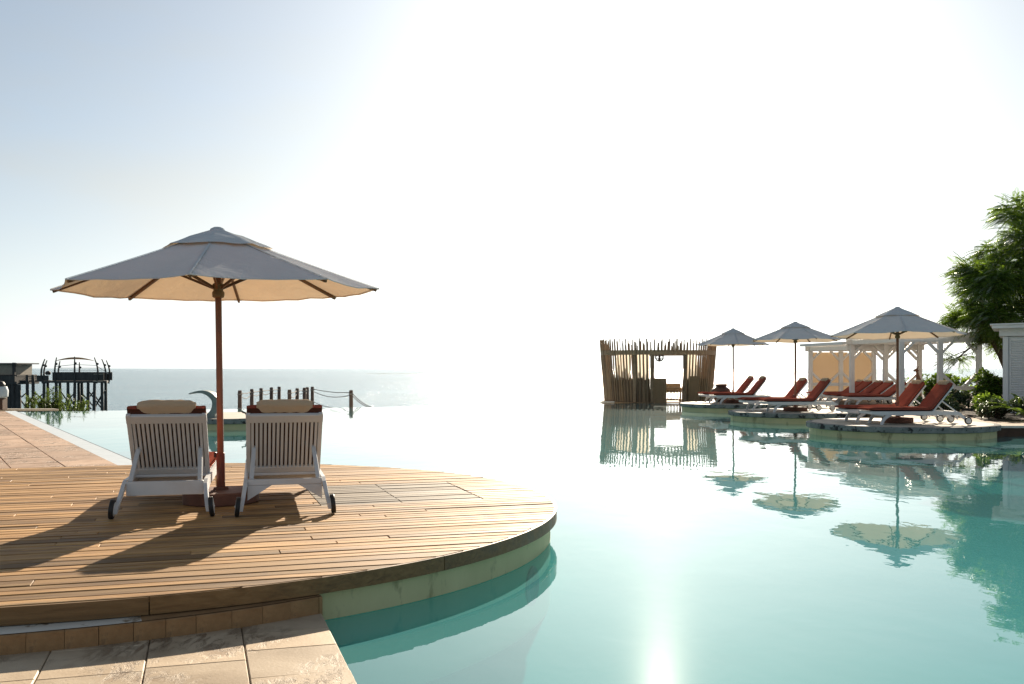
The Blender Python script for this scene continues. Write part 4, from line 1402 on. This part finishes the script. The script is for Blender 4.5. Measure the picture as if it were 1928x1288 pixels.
bush('broad_leaf_shrub', 'upright round-leaved shrub between the pergola and the white cabin', (14.05, 29.3, FZ), .48, .5, 1.26, 1300, .16, M_bush, 4, group=GS)
bush('broad_leaf_shrub', 'bright shrub behind the round-leaved one, close to the white cabin', (14.9, 30.6, FZ), .5, .4, 1.2, 800, .15, M_bush, 14, group=GS)
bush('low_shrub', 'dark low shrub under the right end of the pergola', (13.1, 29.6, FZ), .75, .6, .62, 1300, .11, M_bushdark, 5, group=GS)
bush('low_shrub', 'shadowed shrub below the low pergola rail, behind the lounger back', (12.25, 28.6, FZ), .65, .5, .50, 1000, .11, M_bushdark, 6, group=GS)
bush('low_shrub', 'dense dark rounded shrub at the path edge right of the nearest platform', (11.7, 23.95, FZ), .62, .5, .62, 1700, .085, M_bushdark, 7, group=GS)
bush('low_shrub', 'yellow-green topped shrub in front of the cabin corner', (12.15, 25.2, FZ), .5, .45, .70, 1000, .10, M_bush, 8, group=GS)
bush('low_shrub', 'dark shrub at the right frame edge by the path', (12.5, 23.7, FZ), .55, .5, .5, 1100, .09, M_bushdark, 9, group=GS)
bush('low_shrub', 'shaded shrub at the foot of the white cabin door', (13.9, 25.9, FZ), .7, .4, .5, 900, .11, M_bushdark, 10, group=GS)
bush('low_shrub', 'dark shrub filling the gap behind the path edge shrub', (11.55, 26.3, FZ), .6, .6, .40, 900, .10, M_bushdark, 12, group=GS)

def strap_plant(name, label, loc, n, ln, wd, mat, seed, upness=.9):
    t = thing(name, label, 'plant', loc)
    q = random.Random(seed)
    mb = MB()
    for k in range(n):
        aa = 2 * pi * k / n + q.uniform(-.3, .3)
        d = Vector((cos(aa), sin(aa), upness * q.uniform(.6, 1.6))).normalized()
        l = ln * q.uniform(.7, 1.1)
        p = Vector((cos(aa) * .03, sin(aa) * .03, 0)); pts = []
        s = d.cross(Vector((0, 0, 1))).normalized()
        K = 8
        for i in range(K + 1):
            u = i / K
            w_ = wd * (sin(pi * min(1, .12 + .88 * u)) ** .7 if u < 1 else 0) * .5
            pts += [tuple(p - s * w_ + Vector((0, 0, w_ * .35))), tuple(p), tuple(p + s * w_ + Vector((0, 0, w_ * .35)))]
            d = (d + Vector((0, 0, -.13 * q.uniform(.6, 1.4)))).normalized()
            p = p + d * l / K
        mb.grid(pts, K + 1, 3)
    mb.build('leaves', mat, t, 'all')
    b = MB(); b.tube([(0, 0, -.02), (0, 0, .15)], [.06, .04], 7); b.build('stem', M_trunk, t)
    return t
strap_plant('strap_leaf_plant', 'large plant with long pointed green leaves at the right edge before the cabin', (12.15, 23.35, FZ), 22, 1.15, .13, M_bush, 3, 1.1)

def reed(name, label, loc, n, h, spread, seed):
    t = thing(name, label, 'plant', loc, 0, 'wispy shrubs below the pier')
    q = random.Random(seed)
    st = MB(); lf = MB()
    for k in range(n):
        aa = q.uniform(0, 2 * pi); lean = q.uniform(.05, .4)
        top = Vector((cos(aa) * spread * q.random() + cos(aa) * lean * .3, sin(aa) * spread * q.random(), h * q.uniform(.6, 1)))
        base = Vector((top.x * .35, top.y * .35, 0))
        st.tube([base, base.lerp(top, .5), top], [.012, .009, .004], 4, False)
        for j in range(64):
            u = q.uniform(.35, 1)
            p = base.lerp(top, u)
            d = Vector((q.uniform(-1, 1), q.uniform(-1, 1), q.uniform(.2, 1.4)))
            leaf(lf, p, d, Vector((0, 0, 1)), q.uniform(.10, .2), .04)
    lf.build('foliage', M_reed, t)
    tag(st.build('stem', M_trunk, t), kind='stuff')
    return t
for i, (x, yt, sp_, n, lab) in enumerate(((57, 746, .45, 16, 'low wispy green shrub left of the pier platform legs'),
                                     (82, 737, .3, 12, 'wispy shrub at the left corner leg of the pier platform'),
                                     (99, 729, .45, 26, 'tallest wispy green shrub in front of the pier legs'),
                                     (139, 747, .45, 18, 'wispy green shrub in front of the middle pier legs'),
                                     (120, 757, .35, 9, 'lowest wispy tuft between the two taller pier shrubs'),
                                     (156, 758, .25, 8, 'small wispy tuft at the right of the pier shrubs'))):
    Y = 37.5
    p = at(x, yt, Y)
    reed('wispy_shrub', lab, (p.x, Y, -1.6), n, p.z + 1.6, sp_, 40 + i)
# terrace beyond the pool edge on the left: garden ground and low wall
mb = MB(); mb.prism([(-45, 33.6), (-17.0, 33.6), (-12.0, 36.4), (-9, 38), (-9, 41), (-45, 41)], -4.6, -1.55)
tag(mb.build('lower_terrace', M_soil), kind='structure')
lw = thing('low_wall', 'low flat-topped stone wall along the far left pool edge', 'wall', (-16.5, 34.0, 0))
a, b_ = at(-60, 771, 33.6), at(114, 771, 36.2)
m = MB(); m.bar((a.x + 16.5, a.y - 34.0 + .3, -.225), (b_.x + 16.5, b_.y - 34.0 - .35, -.30), .5, .07, bev=.01); m.build('wall_top', M_stonetop, lw)
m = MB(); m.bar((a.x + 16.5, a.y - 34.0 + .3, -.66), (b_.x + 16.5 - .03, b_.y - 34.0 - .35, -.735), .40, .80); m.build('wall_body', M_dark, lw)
# stand with a grey box at the left frame edge
sx_ = at(1, 768, 33.9)
std = thing('towel_stand', 'brown stand carrying a grey box at the left frame edge', 'stand', (sx_.x - .02, 33.9, -.19))
m = MB(); m.box((0, 0, .17), (.34, .34, .40), bev=.01); m.build('stand_base', M_bankwall, std)
m = MB(); m.lathe([(.20, .37), (.26, .42), (.27, .62), (.22, .76)], n=20); m.build('grey_box', M_gutter, std, 'auto')
m = MB(); m.lathe([(.16, .76), (.17, .84), (.12, .92), (.05, .95)], n=12); m.build('lid', M_iron, std, 'auto')

# ------------------------------------------------------------------ rope fences along the jetty
jet = structure('jetty', (0, 0, 0))
m = MB(); m.box((-10.3, 44.5, -.95), (2.2, 11.5, .12)); m.build('jetty_floor', M_pier, jet)
m = MB(); m.box((-7.6, 41.2, -.97), (3.0, 1.2, .12)); m.build('jetty_floor', M_pier, jet)
m = MB()
for x in (-11.2, -9.5, -6.6):
    for y in (41, 45, 49): m.tube([(x, y, SEA - .5), (x, y, -1.0)], .11, 7)
m.build('jetty_piles', M_pier, jet)
def rope(p, q, sag, parent, org):
    n = 10
    b = MB()
    b.tube([tuple(p.lerp(q, k / n) + Vector((0, 0, -sag * 4 * (k / n) * (1 - k / n))) - org) for k in range(n + 1)], .017, 5)
    return b.build('rope', M_rope, parent, 'all')
def rope_fence(label, posts, extra=None):
    P = []
    for x, yt, Y in posts:
        p = at(x, yt, Y); P.append(p)
    org = Vector((P[0].x, P[0].y, -.89))
    t = thing('rope_fence', label, 'fence', tuple(org), 0, 'rope fences on the jetty')
    for p in P:
        m = MB(); b = Vector((p.x, p.y, -.89)) - org; q = p - org
        m.tube([tuple(b), tuple(q - Vector((0, 0, .03))), tuple(q)], [.088, .08, .06], 9)
        m.build('post', M_post, t, 'auto')
        for zz in (.16, .74):
            m = MB()
            m.lathe([(.085, -.03), (.10, -.015), (.10, .015), (.085, .03)], tuple(q - Vector((0, 0, zz))), 10)
            m.build('rope_binding', M_rope, t)
    for a, b in zip(P[:-1], P[1:]):
        for dz, sg in ((.10, .05), (.20, .14), (.70, .12)):
            rope(a - Vector((0, 0, dz)), b - Vector((0, 0, dz)), sg * min(1.3, (a - b).length / 2.2), t, org)
    if extra:
        for a, b in extra: rope(a, b, .12, t, org)
    return t
def zY(yt): return F * .9 / (yt - HZ)
rope_fence('left row of rope-linked posts on the jetty behind the right lounger', [(x, y, zY(y)) for x, y in ((451.5, 735), (474, 732.5), (491.5, 730.8), (511, 729.3), (525.5, 728))])
pR = [(x, y, zY(y)) for x, y in ((545, 733.5), (559.5, 731), (573, 730), (578.5, 729))]
rope_fence('middle row of close-set rope-linked posts on the jetty', pR)
pL = [(588, 728, zY(728)), (661, 734.5, zY(734.5))]
e1 = at(661, 738, zY(734.5)); e2 = at(706, 768, 39.5); e3 = at(703, 769, 39.5)
rope_fence('widely spaced last two posts of the jetty with long sagging ropes', pL, [(e1, e2), (at(661, 742, zY(734.5)), e3)])

# ------------------------------------------------------------------ pier with platform, walkway and hut on stilts
Yp = 85.0
def pp(x, y, Y=Yp): return at(x, y, Y)
def stilts(t, org, xs_, y_top, Ys, rad=.14, name='stilt'):
    for x in xs_:
        for Y in Ys:
            p = pp(x, y_top, Y)
            b = MB()
            q = p - org
            j = rnd.uniform(-.12, .12)
            b.tube([(q.x + j, q.y, SEA - .4 - org.z), (q.x + j * .3, q.y, (SEA + p.z) / 2 - org.z), (q.x, q.y, q.z)], [rad * 1.1, rad, rad * .85], 7)
            b.build(name, M_pier, t, 'auto')
def brace(t, org, x0, y0, x1, y1, Y, r=.06):
    b = MB(); b.tube([pp(x0, y0, Y) - org, pp(x1, y1, Y) - org], r, 5); b.build('cross_brace', M_pier, t)
org = pp(142, 718)
pt = thing('pier_platform', 'dark lookout platform on stilts over the sea with curved ribs and a shade sail', 'pier', tuple(org))
fl = [pp(79.5, 718, Yp - .85) - org, pp(201, 718, Yp - .85) - org, pp(204.5, 718, Yp + 2.6) - org, pp(85, 718, Yp + 2.6) - org]
b = MB(); b.prism([(q.x, q.y) for q in fl], -.12, .05); b.build('floor', M_pier, pt)
b = MB(); b.box((0.55, -.72, .42), (4.35, .06, .72)); b.build('parapet', M_pier, pt)
b = MB(); b.box((-2.45, -.72, .28), (1.0, .06, .45)); b.build('parapet', M_pier, pt)
b = MB(); b.box((0.0, 2.6, .42), (4.2, .06, .72)); b.build('parapet', M_pier, pt)
b = MB(); b.box((2.28, -.80, .62), (.80, .05, .05)); b.box((2.28, -.88, .02), (.80, .05, .06)); b.build('end_rail', M_pierpale, pt)
def rib(xb, xt, yt, Y, curve):
    b = MB()
    p = pp(xb, 722, Y) - org; q = pp(xt, yt, Y) - org
    pts = []
    for k in range(9):
        u = k / 8
        r_ = p.lerp(q, u) + Vector((curve * sin(pi * u) * .35, 0, 0))
        pts.append(r_)
    b.tube(pts, [.085, .085, .08, .08, .075, .07, .06, .05, .04], 6)
    rb = b.build('rib', M_pier, pt, 'auto')
    k = pts[6] + Vector((.12, -.12, .0))
    b = MB(); b.lathe([(.03, -.10), (.10, -.07), (.12, 0), (.10, .07), (.03, .10)], tuple(k), 8); b.build('rib_lamp', M_iron, rb, 'auto')
for args in ((80.5, 84.5, 676, Yp - .8, -.6), (86, 88.5, 678.5, Yp + 2.4, -.6), (104.5, 106.5, 673, Yp - .8, -.3), (111, 113, 680, Yp + 2.4, -.3), (140.5, 140.5, 671.5, Yp - .8, 0), (149.5, 149.5, 682, Yp + 2.4, 0),
             (181.5, 177.5, 673, Yp - .8, .6), (197, 191.5, 676, Yp + 2.0, .6), (204, 200, 678.5, Yp + 2.4, .6)):
    rib(*args)
# shade sail
b = MB(); pts = []
for i in range(13):
    for j in range(5):
        u, v = i / 12, j / 4
        x = 101 + (181 - 101) * u
        y = 680.5 - 4 * sin(pi * u) ** .8
        p = pp(x, y, Yp - .8 + 3.2 * v) - org
        pts.append((p.x, p.y, p.z + .18 * sin(pi * v) * sin(pi * u) + (.0 if 0 < i < 12 else 0)))
b.grid(pts, 13, 5); b.build('shade_sail', M_sail, pt, 'all')
# netting panel and rails
b = MB()
for a, c in (((105, 690), (141, 686.5)), ((141, 686.5), (181, 688)), ((181, 688), (204, 704))):
    b.tube([pp(*a) - org, pp(*c) - org], .022, 5)
for yq in (693, 697, 701):
    b.tube([pp(108, yq) - org, pp(197, yq) - org], .018, 5)
b.build('safety_wire', M_glassy, pt)
stilts(pt, org, (83, 106, 128, 141, 166, 178, 192), 720, (Yp - .7,))
stilts(pt, org, (90, 113, 148, 154, 199), 720, (Yp + 2.4,))
for a in ((113, 735, 136, 768), (140, 740, 114, 768), (128, 735, 140, 768), (154, 740, 180, 770), (178, 735, 154, 766), (166, 735, 192, 770), (192, 742, 176, 772), (198, 735, 178, 768), (113, 752, 128, 768), (180, 747, 196, 768), (156, 756, 172, 770)):
    brace(pt, org, *a, Yp + rnd.uniform(-.5, 1.5))
# two dark figures on the platform bench are too small to tell; a bench with a rounded planter
b = MB(); b.lathe([(.16, .0), (.24, .12), (.22, .24), (.10, .34)], tuple(pp(90.5, 706, Yp + .2) - org), 10); b.build('planter', M_iron, pt, 'auto')

org = pp(58, 717.5)
wk = thing('pier_walkway', 'narrow walkway on tall poles joining the stilt hut and the lookout platform', 'pier', tuple(org))
b = MB(); b.box((0, .8, 0), (2.05, 1.5, .12)); b.build('walkway_floor', M_pier, wk)
for x in (50.5, 61.5):
    b = MB(); p = pp(x, 706, Yp - .2) - org
    b.tube([(p.x + .1, p.y, SEA - .4 - org.z), (p.x + .03, p.y, p.z * .3), (p.x, p.y, p.z)], [.15, .13, .10], 7); b.build('pole', M_pier, wk, 'auto')
for yq in (708.5, 711.5):
    b = MB(); b.tube([pp(38, yq, Yp + 1.4) - org, pp(60, yq + .7, Yp + 1.4) - org, pp(79, yq, Yp + 1.4) - org], .025, 5); b.build('rope_rail', M_pier, wk)
for a in ((38, 750, 52, 738), (62, 736, 80, 752), (80, 742, 62, 760), (38, 752, 50, 768), (62, 745, 52, 764), (62, 750, 78, 768)):
    brace(wk, org, *a, Yp + .3)

org = pp(10, 725)
ph = thing('stilt_hut', 'dark timber hut with a flat roof on thick stilts at the left frame edge', 'hut', tuple(org))
b = MB(); b.box(tuple(pp(-8, 684.6) - org + Vector((0, 1.6, 0))), (4.0, 4.0, .10)); b.build('roof', M_pier, ph)
b = MB(); b.box(tuple(pp(-10, 697.5) - org + Vector((0, 1.7, 0))), (3.2, 3.2, 1.10)); b.build('hut_wall', M_pierpale, ph)
for x in (27.5, -20):
    b = MB(); b.box(tuple(pp(x, 696) - org + Vector((0, -.1, 0))), (.2, .2, 1.2)); b.build('post', M_pier, ph)
b = MB(); b.box(tuple(pp(12, 707.5) - org + Vector((0, 1.4, 0))), (2.2, 3.6, .16)); b.build('sill_beam', M_pier, ph)
b = MB(); b.box(tuple(pp(4, 713.5) - org + Vector((0, 1.2, 0))), (2.9, 3.9, .5)); b.build('deck_band', M_pier, ph)
b = MB(); b.box(tuple(pp(6, 721) - org + Vector((0, 1.2, 0))), (3.1, 4.0, .24)); b.build('deck_band', M_pier, ph)
stilts(ph, org, (13, 19, 25, 34), 724, (Yp - .5,), .26)
stilts(ph, org, (2, 16, 29), 724, (Yp + 2.6,), .24)

# small far boat
p = at(42.5, 703.2, 980)
bt = thing('small_boat', 'tiny dark boat low on the sea between the stilt hut and the platform', 'boat', (p.x, 980, SEA))
b = MB()
st = [(-3.6, .05, .55, .95), (-2.6, .55, .1, .75), (0, .75, -.1, .65), (2.6, .55, .1, .75), (3.6, .05, .55, 1.0)]
pts = []
for x, wd, zb, zt in st: pts += [(x, -wd, zt), (x, -wd * .6, zb), (x, 0, zb - .1), (x, wd * .6, zb), (x, wd, zt)]
b.grid(pts, 5, 5); b.build('hull', M_pier, bt, 'auto')
for x in (-1.2, .6, 1.8):
    b = MB(); b.box((x, 0, .7), (.35, 1.0, .08)); b.build('seat', M_pier, bt)
    b = MB(); b.lathe([(.12, .7), (.26, .95), (.2, 1.4), (.1, 1.6)], (x, 0, 0), 8); b.build('cargo', M_pier, bt)
